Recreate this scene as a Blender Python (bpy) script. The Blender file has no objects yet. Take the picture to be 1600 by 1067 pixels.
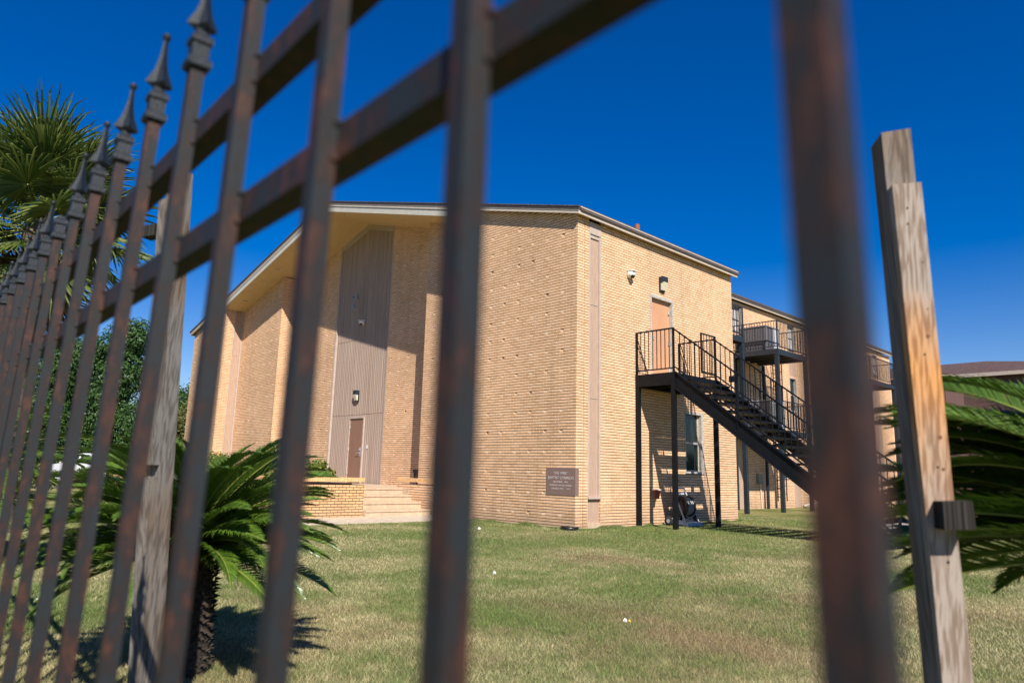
import bpy, math, random
import numpy as np
from mathutils import Vector, Matrix
random.seed(7); rng = np.random.default_rng(7)
S = bpy.context.scene
COL = S.collection
# ---------------------------------------------------------------- camera
cd = bpy.data.cameras.new('camera'); cam = bpy.data.objects.new('camera', cd); COL.objects.link(cam); S.camera = cam
Rv = Vector((0.69542356, 0.71814931, 0.02544896)); Uv = Vector((0.11253844, -0.14381815, 0.98318434)); Fv = Vector((-0.70973317, 0.68086556, 0.18083394))
CAM = Vector((10.71677187, -12.36202526, 1.20530002))
cam.matrix_world = Matrix(((Rv.x, Uv.x, -Fv.x, CAM.x), (Rv.y, Uv.y, -Fv.y, CAM.y), (Rv.z, Uv.z, -Fv.z, CAM.z), (0, 0, 0, 1)))
cd.sensor_width = 36; cd.lens = 1115.22 / 1600 * 36; cd.clip_start = .02; cd.clip_end = 2000
cd.dof.use_dof = True; cd.dof.focus_distance = 12; cd.dof.aperture_fstop = 2.8
# ---------------------------------------------------------------- world, sun, exposure
SUN = Vector((1.15, -.63, 1.18)).normalized()
w = bpy.data.worlds.new('World'); S.world = w; w.use_nodes = True
nt = w.node_tree; bg = nt.nodes['Background']
sky = nt.nodes.new('ShaderNodeTexSky'); sky.sky_type = 'NISHITA'; sky.sun_disc = False
sky.sun_elevation = math.asin(SUN.z); sky.sun_rotation = math.atan2(SUN.x, SUN.y)
sky.air_density = 1.0; sky.dust_density = 0.25; sky.ozone_density = 4.5; sky.altitude = 300
hs = nt.nodes.new('ShaderNodeHueSaturation'); hs.inputs['Hue'].default_value = .515; hs.inputs['Saturation'].default_value = 1.6; hs.inputs['Value'].default_value = 1.25
tcw = nt.nodes.new('ShaderNodeTexCoord'); sxw = nt.nodes.new('ShaderNodeSeparateXYZ'); nt.links.new(tcw.outputs['Generated'], sxw.inputs[0])
for sock, (v0, v1) in (('Saturation', (1.25, 1.75)), ('Value', (1.25, 1.32))):   # paler towards the horizon, deeper overhead
    mrw = nt.nodes.new('ShaderNodeMapRange'); mrw.inputs[1].default_value = .05; mrw.inputs[2].default_value = .62; mrw.inputs[3].default_value = v0; mrw.inputs[4].default_value = v1
    nt.links.new(sxw.outputs['Z'], mrw.inputs[0]); nt.links.new(mrw.outputs[0], hs.inputs[sock])
nt.links.new(sky.outputs[0], hs.inputs['Color']); nt.links.new(hs.outputs[0], bg.inputs[0]); bg.inputs[1].default_value = .06
sl = bpy.data.lights.new('sun', 'SUN'); sl.energy = 5; sl.angle = math.radians(.5); sl.color = (1, .94, .85)
so = bpy.data.objects.new('sun', sl); COL.objects.link(so); so.rotation_euler = SUN.to_track_quat('Z', 'Y').to_euler()
S.view_settings.view_transform = 'Standard'; S.view_settings.look = 'None'; S.view_settings.exposure = .62; S.view_settings.gamma = 1
S.render.engine = 'CYCLES'
# ---------------------------------------------------------------- materials
def mat(name, col, rough=.7, var=0, vscale=5, bump=0, bscale=60, spec=.4, metal=0, col2=None, detail=6, stretch=None, coord='Object'):
    m = bpy.data.materials.new(name); m.use_nodes = True; t = m.node_tree; b = t.nodes['Principled BSDF']
    b.inputs['Base Color'].default_value = (*col, 1); b.inputs['Roughness'].default_value = rough
    b.inputs['Specular IOR Level'].default_value = spec; b.inputs['Metallic'].default_value = metal
    tc = t.nodes.new('ShaderNodeTexCoord'); mp = t.nodes.new('ShaderNodeMapping'); t.links.new(tc.outputs[coord], mp.inputs[0])
    if stretch: mp.inputs['Scale'].default_value = stretch
    if var or col2:
        n = t.nodes.new('ShaderNodeTexNoise'); n.inputs['Scale'].default_value = vscale; n.inputs['Detail'].default_value = detail; n.inputs['Roughness'].default_value = .65
        t.links.new(mp.outputs[0], n.inputs['Vector'])
        r = t.nodes.new('ShaderNodeValToRGB'); c2 = col2 or tuple(c * (1 - var) for c in col); c1 = col if col2 else tuple(min(1, c * (1 + var)) for c in col)
        r.color_ramp.elements[0].position = .35; r.color_ramp.elements[1].position = .65
        r.color_ramp.elements[0].color = (*c2, 1); r.color_ramp.elements[1].color = (*c1, 1)
        t.links.new(n.outputs[0], r.inputs[0]); t.links.new(r.outputs[0], b.inputs['Base Color'])
    if bump:
        n = t.nodes.new('ShaderNodeTexNoise'); n.inputs['Scale'].default_value = bscale; n.inputs['Detail'].default_value = 4
        t.links.new(mp.outputs[0], n.inputs['Vector']); bp = t.nodes.new('ShaderNodeBump'); bp.inputs['Strength'].default_value = bump; bp.inputs['Distance'].default_value = .01
        t.links.new(n.outputs[0], bp.inputs['Height']); t.links.new(bp.outputs[0], b.inputs['Normal'])
    return m
def brick_mat(name, c1, c2, mortar, msize=.007):
    m = bpy.data.materials.new(name); m.use_nodes = True; t = m.node_tree; b = t.nodes['Principled BSDF']; L = t.links.new
    uv = t.nodes.new('ShaderNodeUVMap'); uv.uv_map = 'UVMap'
    br = t.nodes.new('ShaderNodeTexBrick'); L(uv.outputs[0], br.inputs['Vector'])
    br.inputs['Scale'].default_value = 1; br.inputs['Brick Width'].default_value = .2032; br.inputs['Row Height'].default_value = .0677
    br.inputs['Mortar Size'].default_value = msize; br.inputs['Mortar Smooth'].default_value = .2; br.inputs['Bias'].default_value = -.1; br.offset = .5
    br.inputs['Color1'].default_value = (*c1, 1); br.inputs['Color2'].default_value = (*c2, 1); br.inputs['Mortar'].default_value = (*mortar, 1)
    n = t.nodes.new('ShaderNodeTexNoise'); n.inputs['Scale'].default_value = .55; n.inputs['Detail'].default_value = 5; L(uv.outputs[0], n.inputs['Vector'])
    mr = t.nodes.new('ShaderNodeMapRange'); mr.inputs[1].default_value = .3; mr.inputs[2].default_value = .7; mr.inputs[3].default_value = .88; mr.inputs[4].default_value = 1.08; L(n.outputs[0], mr.inputs[0])
    n2 = t.nodes.new('ShaderNodeTexNoise'); n2.inputs['Scale'].default_value = 45; n2.inputs['Detail'].default_value = 3; L(uv.outputs[0], n2.inputs['Vector'])
    mr2 = t.nodes.new('ShaderNodeMapRange'); mr2.inputs[1].default_value = .3; mr2.inputs[2].default_value = .7; mr2.inputs[3].default_value = .9; mr2.inputs[4].default_value = 1.08; L(n2.outputs[0], mr2.inputs[0])
    mu = t.nodes.new('ShaderNodeMath'); mu.operation = 'MULTIPLY'; L(mr.outputs[0], mu.inputs[0]); L(mr2.outputs[0], mu.inputs[1])
    vm = t.nodes.new('ShaderNodeVectorMath'); vm.operation = 'SCALE'; L(br.outputs['Color'], vm.inputs[0]); L(mu.outputs[0], vm.inputs['Scale'])
    sx = t.nodes.new('ShaderNodeSeparateXYZ'); L(uv.outputs[0], sx.inputs[0]); dn = t.nodes.new('ShaderNodeMapRange'); dn.inputs[1].default_value = 6.775; dn.inputs[2].default_value = 7.3; dn.inputs[3].default_value = 1; dn.inputs[4].default_value = 0; L(sx.outputs['Y'], dn.inputs[0])
    n3 = t.nodes.new('ShaderNodeTexNoise'); n3.inputs['Scale'].default_value = 2.6; n3.inputs['Detail'].default_value = 6; L(uv.outputs[0], n3.inputs['Vector'])
    dm_ = t.nodes.new('ShaderNodeMath'); dm_.operation = 'MULTIPLY'; L(dn.outputs[0], dm_.inputs[0]); L(n3.outputs[0], dm_.inputs[1])
    mp_ = t.nodes.new('ShaderNodeMapping'); mp_.inputs['Scale'].default_value = (3.2, .22, 1); L(uv.outputs[0], mp_.inputs[0]); n4 = t.nodes.new('ShaderNodeTexNoise'); n4.inputs['Scale'].default_value = 1; n4.inputs['Detail'].default_value = 5; L(mp_.outputs[0], n4.inputs['Vector'])
    st4 = t.nodes.new('ShaderNodeMapRange'); st4.inputs[1].default_value = .54; st4.inputs[2].default_value = .75; st4.inputs[3].default_value = 0; st4.inputs[4].default_value = .3; L(n4.outputs[0], st4.inputs[0])
    am = t.nodes.new('ShaderNodeMath'); am.operation = 'ADD'; L(dm_.outputs[0], am.inputs[0]); L(st4.outputs[0], am.inputs[1])
    dx_ = t.nodes.new('ShaderNodeMix'); dx_.data_type = 'RGBA'; L(am.outputs[0], dx_.inputs['Factor']); L(vm.outputs[0], dx_.inputs['A']); dx_.inputs['B'].default_value = (.36, .25, .16, 1)
    L(dx_.outputs['Result'], b.inputs['Base Color']); b.inputs['Roughness'].default_value = .85; b.inputs['Specular IOR Level'].default_value = .2
    bp = t.nodes.new('ShaderNodeBump'); bp.inputs['Strength'].default_value = .5; bp.inputs['Distance'].default_value = .004; L(n2.outputs[0], bp.inputs['Height']); L(bp.outputs[0], b.inputs['Normal'])
    return m
M = {}
M['brick'] = brick_mat('buff_brick', (.81, .505, .30), (.66, .39, .205), (.80, .66, .50))
M['mortar'] = mat('shaded_raked_mortar', (.10, .06, .036), .95, .3, 20)  # dirty mortar, with the shadow in the raked joints painted into its colour
M['brick2'] = brick_mat('planter_brick', (.76, .46, .23), (.62, .36, .165), (.13, .085, .055), .010)
M['cap'] = mat('cap_brick', (.66, .40, .18), .85, .25, 12, .3)
M['mark'] = mat('pale_header', (.78, .56, .37), .85, .15, 9)
M['soffit'] = mat('soffit_stucco', (.60, .44, .24), .9, .06, 3, .3, 120)
M['trim'] = mat('fascia_paint', (.53, .45, .37), .6, .08, 8)
M['trimd'] = mat('brown_drip_edge', (.10, .075, .065), .5, .15, 6)
M['band'] = mat('grey_band', (.50, .47, .40), .7, .08, 4)
M['shingle'] = mat('asphalt_shingle', (.085, .07, .065), .95, .5, 14, .8, 40)
M['shingle2'] = mat('brown_shingle', (.085, .048, .04), .95, .5, 5, .8, 30)
M['aggr'] = mat('aggregate_panel', (.43, .33, .265), .95, .0, 2.2, .25, 160, col2=(.30, .215, .165), stretch=(9, 9, .16), detail=8)
M['aggr_frame'] = mat('panel_frame', (.44, .35, .29), .8, .1, 6)
M['strip'] = mat('brown_metal_panel', (.47, .325, .235), .7, .0, 5, .2, 90, col2=(.37, .25, .18), stretch=(8, 8, .6))
M['door'] = mat('tan_door', (.54, .28, .15), .55, .05, 3)
M['door2'] = mat('brown_door', (.25, .135, .09), .5, .06, 3)
M['frame'] = mat('grey_frame', (.42, .38, .33), .7, .3, 14, .3)
M['steel'] = mat('dark_painted_steel', (.004, .005, .007), .6, .5, 10, .1, 90, spec=.22)
M['steelb'] = mat('blue_grey_steel', (.014, .021, .030), .55, .3, 8, .1, 90, spec=.5)
M['white'] = mat('white_plastic', (.75, .74, .72), .4)
M['offwhite'] = mat('lamp_lens', (.62, .58, .44), .35)
M['black'] = mat('black_plastic', (.012, .012, .014), .35)
M['grey'] = mat('grey_plastic', (.30, .31, .34), .5)
M['conc'] = mat('step_concrete', (.50, .375, .255), .9, .14, 8, .5, 120)
M['path'] = mat('path_concrete', (.50, .42, .32), .9, .2, 5, .5, 80)
M['tread'] = mat('stair_tread', (.42, .36, .31), .9, .25, 9)
M['plaque'] = mat('granite', (.21, .135, .11), .6, .35, 160, detail=2)
M['letters'] = mat('cut_letters', (.52, .46, .44), .8)
M['ac'] = mat('condenser_grey', (.17, .16, .17), .6, .1, 20)
M['acl'] = mat('condenser_panel', (.46, .48, .52), .5, .05, 10)
M['curtain'] = mat('curtain', (.55, .50, .48), .9, .25, 1.0, stretch=(14, 14, .2))
M['chim'] = mat('rust_pipe', (.28, .09, .04), .8, .3, 20)
M['conduit'] = mat('conduit', (.62, .56, .48), .6)
M['meter'] = mat('meter_grey', (.20, .22, .20), .6)
M['pot'] = mat('maroon_pot', (.16, .05, .06), .5)
M['soil'] = mat('soil', (.09, .06, .04), 1, .4, 15)
M['red'] = mat('stucco', (.11, .058, .05), .9, .1, 2)
M['asphalt'] = mat('asphalt', (.06, .06, .06), .9, .2, 8)
M['car'] = mat('car_paint', (.72, .73, .75), .25, spec=.6)
M['tyre'] = mat('tyre', (.02, .02, .02), .9)
M['cycadbark'] = mat('shaded_cycad_bark', (.035, .026, .018), .95, .5, 25, .8, 40)  # bark darkened to carry the shadow of the crown in its colour
M['bark'] = mat('bark', (.10, .075, .055), .95, .4, 12, .8, 30)
M['straw'] = mat('dead_leaf', (.22, .15, .08), .9, .3, 20)
M['yellow'] = mat('yellow_wrapper', (.75, .5, .05), .5)
M['hose'] = mat('hose', (.30, .32, .31), .5)
def glass_mat():
    m = mat('window_glass', (.010, .022, .025), .06, spec=.45); return m
M['glass'] = glass_mat()
def leaf_mat(name, c1, c2, rough=.45, spec=.4, trans=.3, attr=False):
    m = bpy.data.materials.new(name); m.use_nodes = True; t = m.node_tree; b = t.nodes['Principled BSDF']; L = t.links.new
    out = t.nodes['Material Output']
    if attr:
        a = t.nodes.new('ShaderNodeAttribute'); a.attribute_name = 'col'; src = a.outputs['Color']
    else:
        g = t.nodes.new('ShaderNodeNewGeometry'); mx = t.nodes.new('ShaderNodeMix'); mx.data_type = 'RGBA'
        mx.inputs['A'].default_value = (*c1, 1); mx.inputs['B'].default_value = (*c2, 1); L(g.outputs['Random Per Island'], mx.inputs['Factor']); src = mx.outputs['Result']
    L(src, b.inputs['Base Color']); b.inputs['Roughness'].default_value = rough; b.inputs['Specular IOR Level'].default_value = spec
    tr = t.nodes.new('ShaderNodeBsdfTranslucent'); L(src, tr.inputs['Color']); ms = t.nodes.new('ShaderNodeMixShader'); ms.inputs[0].default_value = trans
    L(b.outputs[0], ms.inputs[1]); L(tr.outputs[0], ms.inputs[2]); L(ms.outputs[0], out.inputs['Surface'])
    return m
M['frond'] = leaf_mat('cycad_leaf', (.05, .105, .014), (.12, .20, .022), .33, .6, .22)
M['fan'] = leaf_mat('fan_leaf', (.06, .11, .02), (.18, .21, .05), .45, .5, .3)
M['fandead'] = leaf_mat('dry_fan_leaf', (.10, .07, .03), (.20, .15, .07), .8, .2, .2)
M['tree'] = leaf_mat('tree_leaf', (.03, .075, .018), (.075, .15, .035), .5, .4, .3)
M['treey'] = leaf_mat('yellowish_leaf', (.07, .10, .02), (.17, .18, .05), .5, .4, .3)
M['bush'] = leaf_mat('bush_leaf', (.08, .14, .02), (.26, .26, .05), .45, .4, .3)
M['grassblade'] = leaf_mat('grass_blade', None, None, .6, .3, .3, True)
M['rachis'] = mat('leaf_stem', (.22, .24, .05), .5)
def metal_rust():
    m = bpy.data.materials.new('rusting_black_paint'); m.use_nodes = True; t = m.node_tree; b = t.nodes['Principled BSDF']; L = t.links.new
    tc = t.nodes.new('ShaderNodeTexCoord'); mp = t.nodes.new('ShaderNodeMapping'); mp.inputs['Scale'].default_value = (1, 1, .4); L(tc.outputs['Object'], mp.inputs[0])
    n = t.nodes.new('ShaderNodeTexNoise'); n.inputs['Scale'].default_value = 34; n.inputs['Detail'].default_value = 9; n.inputs['Roughness'].default_value = .75; L(mp.outputs[0], n.inputs['Vector'])
    r = t.nodes.new('ShaderNodeValToRGB'); e = r.color_ramp.elements; e[0].position = .42; e[0].color = (.013, .017, .020, 1); e[1].position = .50; e[1].color = (.015, .012, .012, 1)
    x = e.new(.56); x.color = (.034, .015, .011, 1); x = e.new(.66); x.color = (.072, .027, .015, 1); x = e.new(.74); x.color = (.022, .014, .011, 1); L(n.outputs[0], r.inputs[0]); L(r.outputs[0], b.inputs['Base Color'])
    b.inputs['Roughness'].default_value = .65; b.inputs['Specular IOR Level'].default_value = .35
    n2 = t.nodes.new('ShaderNodeTexNoise'); n2.inputs['Scale'].default_value = 220; L(tc.outputs['Object'], n2.inputs['Vector'])
    bp = t.nodes.new('ShaderNodeBump'); bp.inputs['Strength'].default_value = .5; bp.inputs['Distance'].default_value = .001; L(n2.outputs[0], bp.inputs['Height']); L(bp.outputs[0], b.inputs['Normal'])
    return m
M['rust'] = metal_rust()
M['finial'] = mat('finial_black', (.010, .014, .018), .55, .2, 40, .2, 200, spec=.4)
def wood_mat(name, warm, grey, dark, thr=.5, seed=0, zone=False):
    m = bpy.data.materials.new(name); m.use_nodes = True; t = m.node_tree; b = t.nodes['Principled BSDF']; L = t.links.new
    tc = t.nodes.new('ShaderNodeTexCoord'); mp = t.nodes.new('ShaderNodeMapping'); mp.inputs['Scale'].default_value = (1, 1, .006); mp.inputs['Location'].default_value = (seed, seed * 1.7, seed * .3); L(tc.outputs['Object'], mp.inputs[0])
    # warp of the grain, then fine streaks
    nw = t.nodes.new('ShaderNodeTexNoise'); nw.inputs['Scale'].default_value = 7; nw.inputs['Detail'].default_value = 2; mp2 = t.nodes.new('ShaderNodeMapping'); mp2.inputs['Scale'].default_value = (1, 1, .35); L(tc.outputs['Object'], mp2.inputs[0]); L(mp2.outputs[0], nw.inputs['Vector'])
    sc = t.nodes.new('ShaderNodeVectorMath'); sc.operation = 'SCALE'; sc.inputs['Scale'].default_value = .012; fl = t.nodes.new('ShaderNodeVectorMath'); fl.operation = 'MULTIPLY'; fl.inputs[1].default_value = (1, 1, 0); L(nw.outputs['Color'], fl.inputs[0]); L(fl.outputs[0], sc.inputs[0])
    ad = t.nodes.new('ShaderNodeVectorMath'); L(mp.outputs[0], ad.inputs[0]); L(sc.outputs[0], ad.inputs[1])
    wf = t.nodes.new('ShaderNodeTexNoise'); wf.inputs['Scale'].default_value = 130; wf.inputs['Detail'].default_value = 1.6; L(ad.outputs[0], wf.inputs['Vector'])
    mp4 = t.nodes.new('ShaderNodeMapping'); mp4.inputs['Scale'].default_value = (1, 1, .014); mp4.inputs['Location'].default_value = (seed, 0, seed); L(tc.outputs['Object'], mp4.inputs[0])
    wg = t.nodes.new('ShaderNodeTexNoise'); wg.inputs['Scale'].default_value = 11; wg.inputs['Detail'].default_value = .6; L(mp4.outputs[0], wg.inputs['Vector'])
    m1 = t.nodes.new('ShaderNodeMath'); m1.operation = 'MULTIPLY'; m1.inputs[1].default_value = 70; L(wg.outputs[0], m1.inputs[0])
    m2 = t.nodes.new('ShaderNodeMath'); m2.operation = 'SINE'; L(m1.outputs[0], m2.inputs[0])
    m3 = t.nodes.new('ShaderNodeMath'); m3.operation = 'MULTIPLY_ADD'; m3.inputs[1].default_value = .09; L(m2.outputs[0], m3.inputs[0]); L(wf.outputs[0], m3.inputs[2])
    class _W: outputs = [m3.outputs[0]]
    wv = _W
    n = t.nodes.new('ShaderNodeTexNoise'); n.inputs['Scale'].default_value = 3.2; n.inputs['Detail'].default_value = 3; L(mp2.outputs[0], n.inputs['Vector'])
    r1 = t.nodes.new('ShaderNodeValToRGB'); r1.color_ramp.elements[0].position = thr - .08; r1.color_ramp.elements[1].position = thr + .1
    r1.color_ramp.elements[0].color = (*grey, 1); r1.color_ramp.elements[1].color = (*warm, 1); L(n.outputs[0], r1.inputs[0])
    r2 = t.nodes.new('ShaderNodeValToRGB'); r2.color_ramp.elements[0].position = .37; r2.color_ramp.elements[1].position = .58
    r2.color_ramp.elements[0].color = (*dark, 1); r2.color_ramp.elements[1].color = (1, 1, 1, 1); L(wv.outputs[0], r2.inputs[0])
    mx = t.nodes.new('ShaderNodeMix'); mx.data_type = 'RGBA'; mx.blend_type = 'MULTIPLY'; mx.inputs['Factor'].default_value = 1
    if zone:   # unweathered orange stretch of the plank between two nailed boards
        sx = t.nodes.new('ShaderNodeSeparateXYZ'); L(tc.outputs['Object'], sx.inputs[0]); zr3 = t.nodes.new('ShaderNodeValToRGB'); e3 = zr3.color_ramp.elements
        dv = t.nodes.new('ShaderNodeMath'); dv.operation = 'MULTIPLY'; dv.inputs[1].default_value = .5; L(sx.outputs['Z'], dv.inputs[0]); L(dv.outputs[0], zr3.inputs[0])
        e3[0].position = .53; e3[0].color = (0, 0, 0, 1); e3[1].position = .56; e3[1].color = (.26, .26, .26, 1); q3 = e3.new(.76); q3.color = (.2, .2, .2, 1); q3 = e3.new(.95); q3.color = (.02, .02, .02, 1)
        ad3 = t.nodes.new('ShaderNodeMath'); ad3.operation = 'ADD'; L(n.outputs[0], ad3.inputs[0]); L(zr3.outputs[0], ad3.inputs[1]); L(ad3.outputs[0], r1.inputs[0])
    L(r1.outputs[0], mx.inputs['A']); L(r2.outputs[0], mx.inputs['B']); L(mx.outputs['Result'], b.inputs['Base Color']); b.inputs['Roughness'].default_value = .85; b.inputs['Specular IOR Level'].default_value = .2
    bp = t.nodes.new('ShaderNodeBump'); bp.inputs['Strength'].default_value = .6; bp.inputs['Distance'].default_value = .0015; L(wv.outputs[0], bp.inputs['Height']); L(bp.outputs[0], b.inputs['Normal'])
    return m
M['wood'] = wood_mat('weathered_wood', (.60, .29, .10), (.36, .30, .25), (.58, .50, .44), .60, 1.3, True)
M['wood2'] = wood_mat('grey_wood', (.19, .13, .085), (.22, .20, .18), (.55, .52, .50), .55, 4.1)
M['wood3'] = wood_mat('charred_wood', (.05, .038, .025), (.04, .037, .033), (.2, .18, .16), .5, 7.7)
M['knot'] = mat('knot', (.14, .06, .025), .8, .3, 90)
M['hole'] = mat('nail_hole', (.006, .005, .004), .9)
# ---------------------------------------------------------------- mesh builder
def wloc(o):
    v = Vector(o.location)
    while o.parent is not None: o = o.parent; v = v + Vector(o.location)
    return v
class MB:
    def __init__(s): s.v = []; s.f = []; s.sm = False
    def add(s, vs, fs):
        n = len(s.v); s.v += [tuple(p) for p in vs]; s.f += [tuple(i + n for i in f) for f in fs]; return s
    def box(s, x0, y0, z0, x1, y1, z1):
        x0, x1 = min(x0, x1), max(x0, x1); y0, y1 = min(y0, y1), max(y0, y1); z0, z1 = min(z0, z1), max(z0, z1)
        return s.add([(x0, y0, z0), (x1, y0, z0), (x1, y1, z0), (x0, y1, z0), (x0, y0, z1), (x1, y0, z1), (x1, y1, z1), (x0, y1, z1)],
                     [(3, 2, 1, 0), (4, 5, 6, 7), (0, 1, 5, 4), (1, 2, 6, 5), (2, 3, 7, 6), (3, 0, 4, 7)])
    def hexa(s, b, t):
        return s.add(list(b) + list(t), [(3, 2, 1, 0), (4, 5, 6, 7), (0, 1, 5, 4), (1, 2, 6, 5), (2, 3, 7, 6), (3, 0, 4, 7)])
    def bar(s, p, q, wd, h=None, side=None):
        p = Vector(p); q = Vector(q); h = h or wd; d = (q - p).normalized()
        sd = Vector(side).normalized() if side else (Vector((0, 0, 1)).cross(d) if abs(d.z) < .98 else Vector((1, 0, 0))).normalized()
        up = d.cross(sd).normalized(); a = sd * wd / 2; b = up * h / 2
        return s.hexa([p - a - b, p + a - b, p + a + b, p - a + b], [q - a - b, q + a - b, q + a + b, q - a + b])
    def tube(s, pts, r, n=8, cap=True):
        pts = [Vector(p) for p in pts]; m = len(pts); rs = r if isinstance(r, (list, tuple)) else [r] * m; vs = []; ref = None
        for i, p in enumerate(pts):
            d = (pts[min(i + 1, m - 1)] - pts[max(i - 1, 0)]).normalized()
            if ref is None: ref = Vector((1, 0, 0)) if abs(d.x) < .9 else Vector((0, 1, 0))
            a = (ref - d * ref.dot(d)).normalized(); b = d.cross(a); ref = a
            for k in range(n): t = 2 * math.pi * k / n; vs.append(p + (a * math.cos(t) + b * math.sin(t)) * rs[i])
        fs = [(i * n + k, i * n + (k + 1) % n, (i + 1) * n + (k + 1) % n, (i + 1) * n + k) for i in range(m - 1) for k in range(n)]
        if cap: fs += [tuple(range(n))[::-1], tuple((m - 1) * n + k for k in range(n))]
        return s.add(vs, fs)
    def lathe(s, c, prof, n=16, axis=(0, 0, 1)):
        c = Vector(c); ax = Vector(axis).normalized(); a = (Vector((1, 0, 0)) if abs(ax.x) < .9 else Vector((0, 1, 0))); a = (a - ax * a.dot(ax)).normalized(); b = ax.cross(a); vs = []
        for (r, h) in prof:
            for k in range(n): t = 2 * math.pi * k / n; vs.append(c + ax * h + (a * math.cos(t) + b * math.sin(t)) * r)
        m = len(prof); fs = [(i * n + k, i * n + (k + 1) % n, (i + 1) * n + (k + 1) % n, (i + 1) * n + k) for i in range(m - 1) for k in range(n)]
        fs += [tuple(range(n))[::-1], tuple((m - 1) * n + k for k in range(n))]
        return s.add(vs, fs)
    def quad(s, a, b, c, d): return s.add([a, b, c, d], [(0, 1, 2, 3)])
    def build(s, name, m, parent=None, smooth=False, loc=None, uv=False):
        me = bpy.data.meshes.new(name); o = bpy.data.objects.new(name, me)
        off = Vector(loc) if loc is not None else None
        vs = [tuple(Vector(v) - off) for v in s.v] if off is not None else s.v
        me.from_pydata(vs, [], s.f); me.materials.append(m)
        if smooth: me.shade_smooth()
        if uv:
            ul = me.uv_layers.new(name='UVMap')
            for p in me.polygons:
                nx, ny, nz = (abs(c) for c in p.normal)
                for li in p.loop_indices:
                    c = me.vertices[me.loops[li].vertex_index].co
                    if nz > .7: uvc = (c.x, c.y)
                    elif ny > nx: uvc = (c.x + 100.0, c.z + 0.0627 - .0577 + 100 * .0677)
                    else: uvc = (c.y + 100.05, c.z + 0.0627 - .0577 + 100 * .0677)
                    ul.data[li].uv = uvc
        COL.objects.link(o)
        if parent is not None:
            o.parent = parent
            if off is not None: o.location = off - wloc(parent)
            else: o.location = -wloc(parent)
        elif off is not None: o.location = off
        return o
def tag(o, label, cat, group=None, kind=None):
    if label: o['label'] = label
    if cat: o['category'] = cat
    if group: o['group'] = group
    if kind: o['kind'] = kind
    return o
def thing(name, label, cat, loc=(0, 0, 0), group=None):
    o = bpy.data.objects.new(name, None); COL.objects.link(o); o.location = loc; o.empty_display_size = .2
    return tag(o, label, cat, group)
def copy_tree(o, parent=None):
    c = o.copy(); COL.objects.link(c); c.parent = parent
    for ch in list(o.children): copy_tree(ch, c)
    return c
# ================================================================ SETTING
g = MB(); n = 60; xs = np.sign(np.linspace(-1, 1, n)) * np.abs(np.linspace(-1, 1, n)) ** 2.2 * 900
g.v = [(float(x), float(y), 0.0) for y in xs for x in xs]; g.f = [(j * n + i, j * n + i + 1, (j + 1) * n + i + 1, (j + 1) * n + i) for j in range(n - 1) for i in range(n - 1)]
def lawn_mat():
    m = bpy.data.materials.new('lawn'); m.use_nodes = True; t = m.node_tree; b = t.nodes['Principled BSDF']; L = t.links.new
    tc = t.nodes.new('ShaderNodeTexCoord')
    n1 = t.nodes.new('ShaderNodeTexNoise'); n1.inputs['Scale'].default_value = .45; n1.inputs['Detail'].default_value = 5; L(tc.outputs['Object'], n1.inputs['Vector'])
    r = t.nodes.new('ShaderNodeValToRGB'); e = r.color_ramp.elements; e[0].position = .38; e[0].color = (.17, .19, .065, 1); e[1].position = .62; e[1].color = (.34, .30, .15, 1); L(n1.outputs[0], r.inputs[0])
    n2 = t.nodes.new('ShaderNodeTexNoise'); n2.inputs['Scale'].default_value = 38; n2.inputs['Detail'].default_value = 8; n2.inputs['Roughness'].default_value = .8; L(tc.outputs['Object'], n2.inputs['Vector'])
    r2 = t.nodes.new('ShaderNodeValToRGB'); r2.color_ramp.elements[0].position = .38; r2.color_ramp.elements[1].position = .64; r2.color_ramp.elements[0].color = (.35, .38, .3, 1); r2.color_ramp.elements[1].color = (1.25, 1.2, 1.05, 1); L(n2.outputs[0], r2.inputs[0])
    mx = t.nodes.new('ShaderNodeMix'); mx.data_type = 'RGBA'; mx.blend_type = 'MULTIPLY'; mx.inputs['Factor'].default_value = 1; L(r.outputs[0], mx.inputs['A']); L(r2.outputs[0], mx.inputs['B'])
    L(mx.outputs['Result'], b.inputs['Base Color']); b.inputs['Roughness'].default_value = 1; b.inputs['Specular IOR Level'].default_value = .1
    bp = t.nodes.new('ShaderNodeBump'); bp.inputs['Strength'].default_value = .8; bp.inputs['Distance'].default_value = .03; L(n2.outputs[0], bp.inputs['Height']); L(bp.outputs[0], b.inputs['Normal'])
    return m
tag(g.build('lawn', lawn_mat()), 'wide lawn of patchy green and straw coloured grass in front of the church', 'lawn', kind='structure')
tag(MB().box(-5.3, -4.6, -.05, -3.45, 0, .012).build('walkway', M['path']), 'pale concrete slab at the foot of the entrance steps', 'path', kind='structure')
tag(MB().box(-120, -9, -.05, -27, -1.5, .02).build('parking_area', M['asphalt']), 'strip of dark asphalt under the parked white car', 'road', kind='structure')
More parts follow.
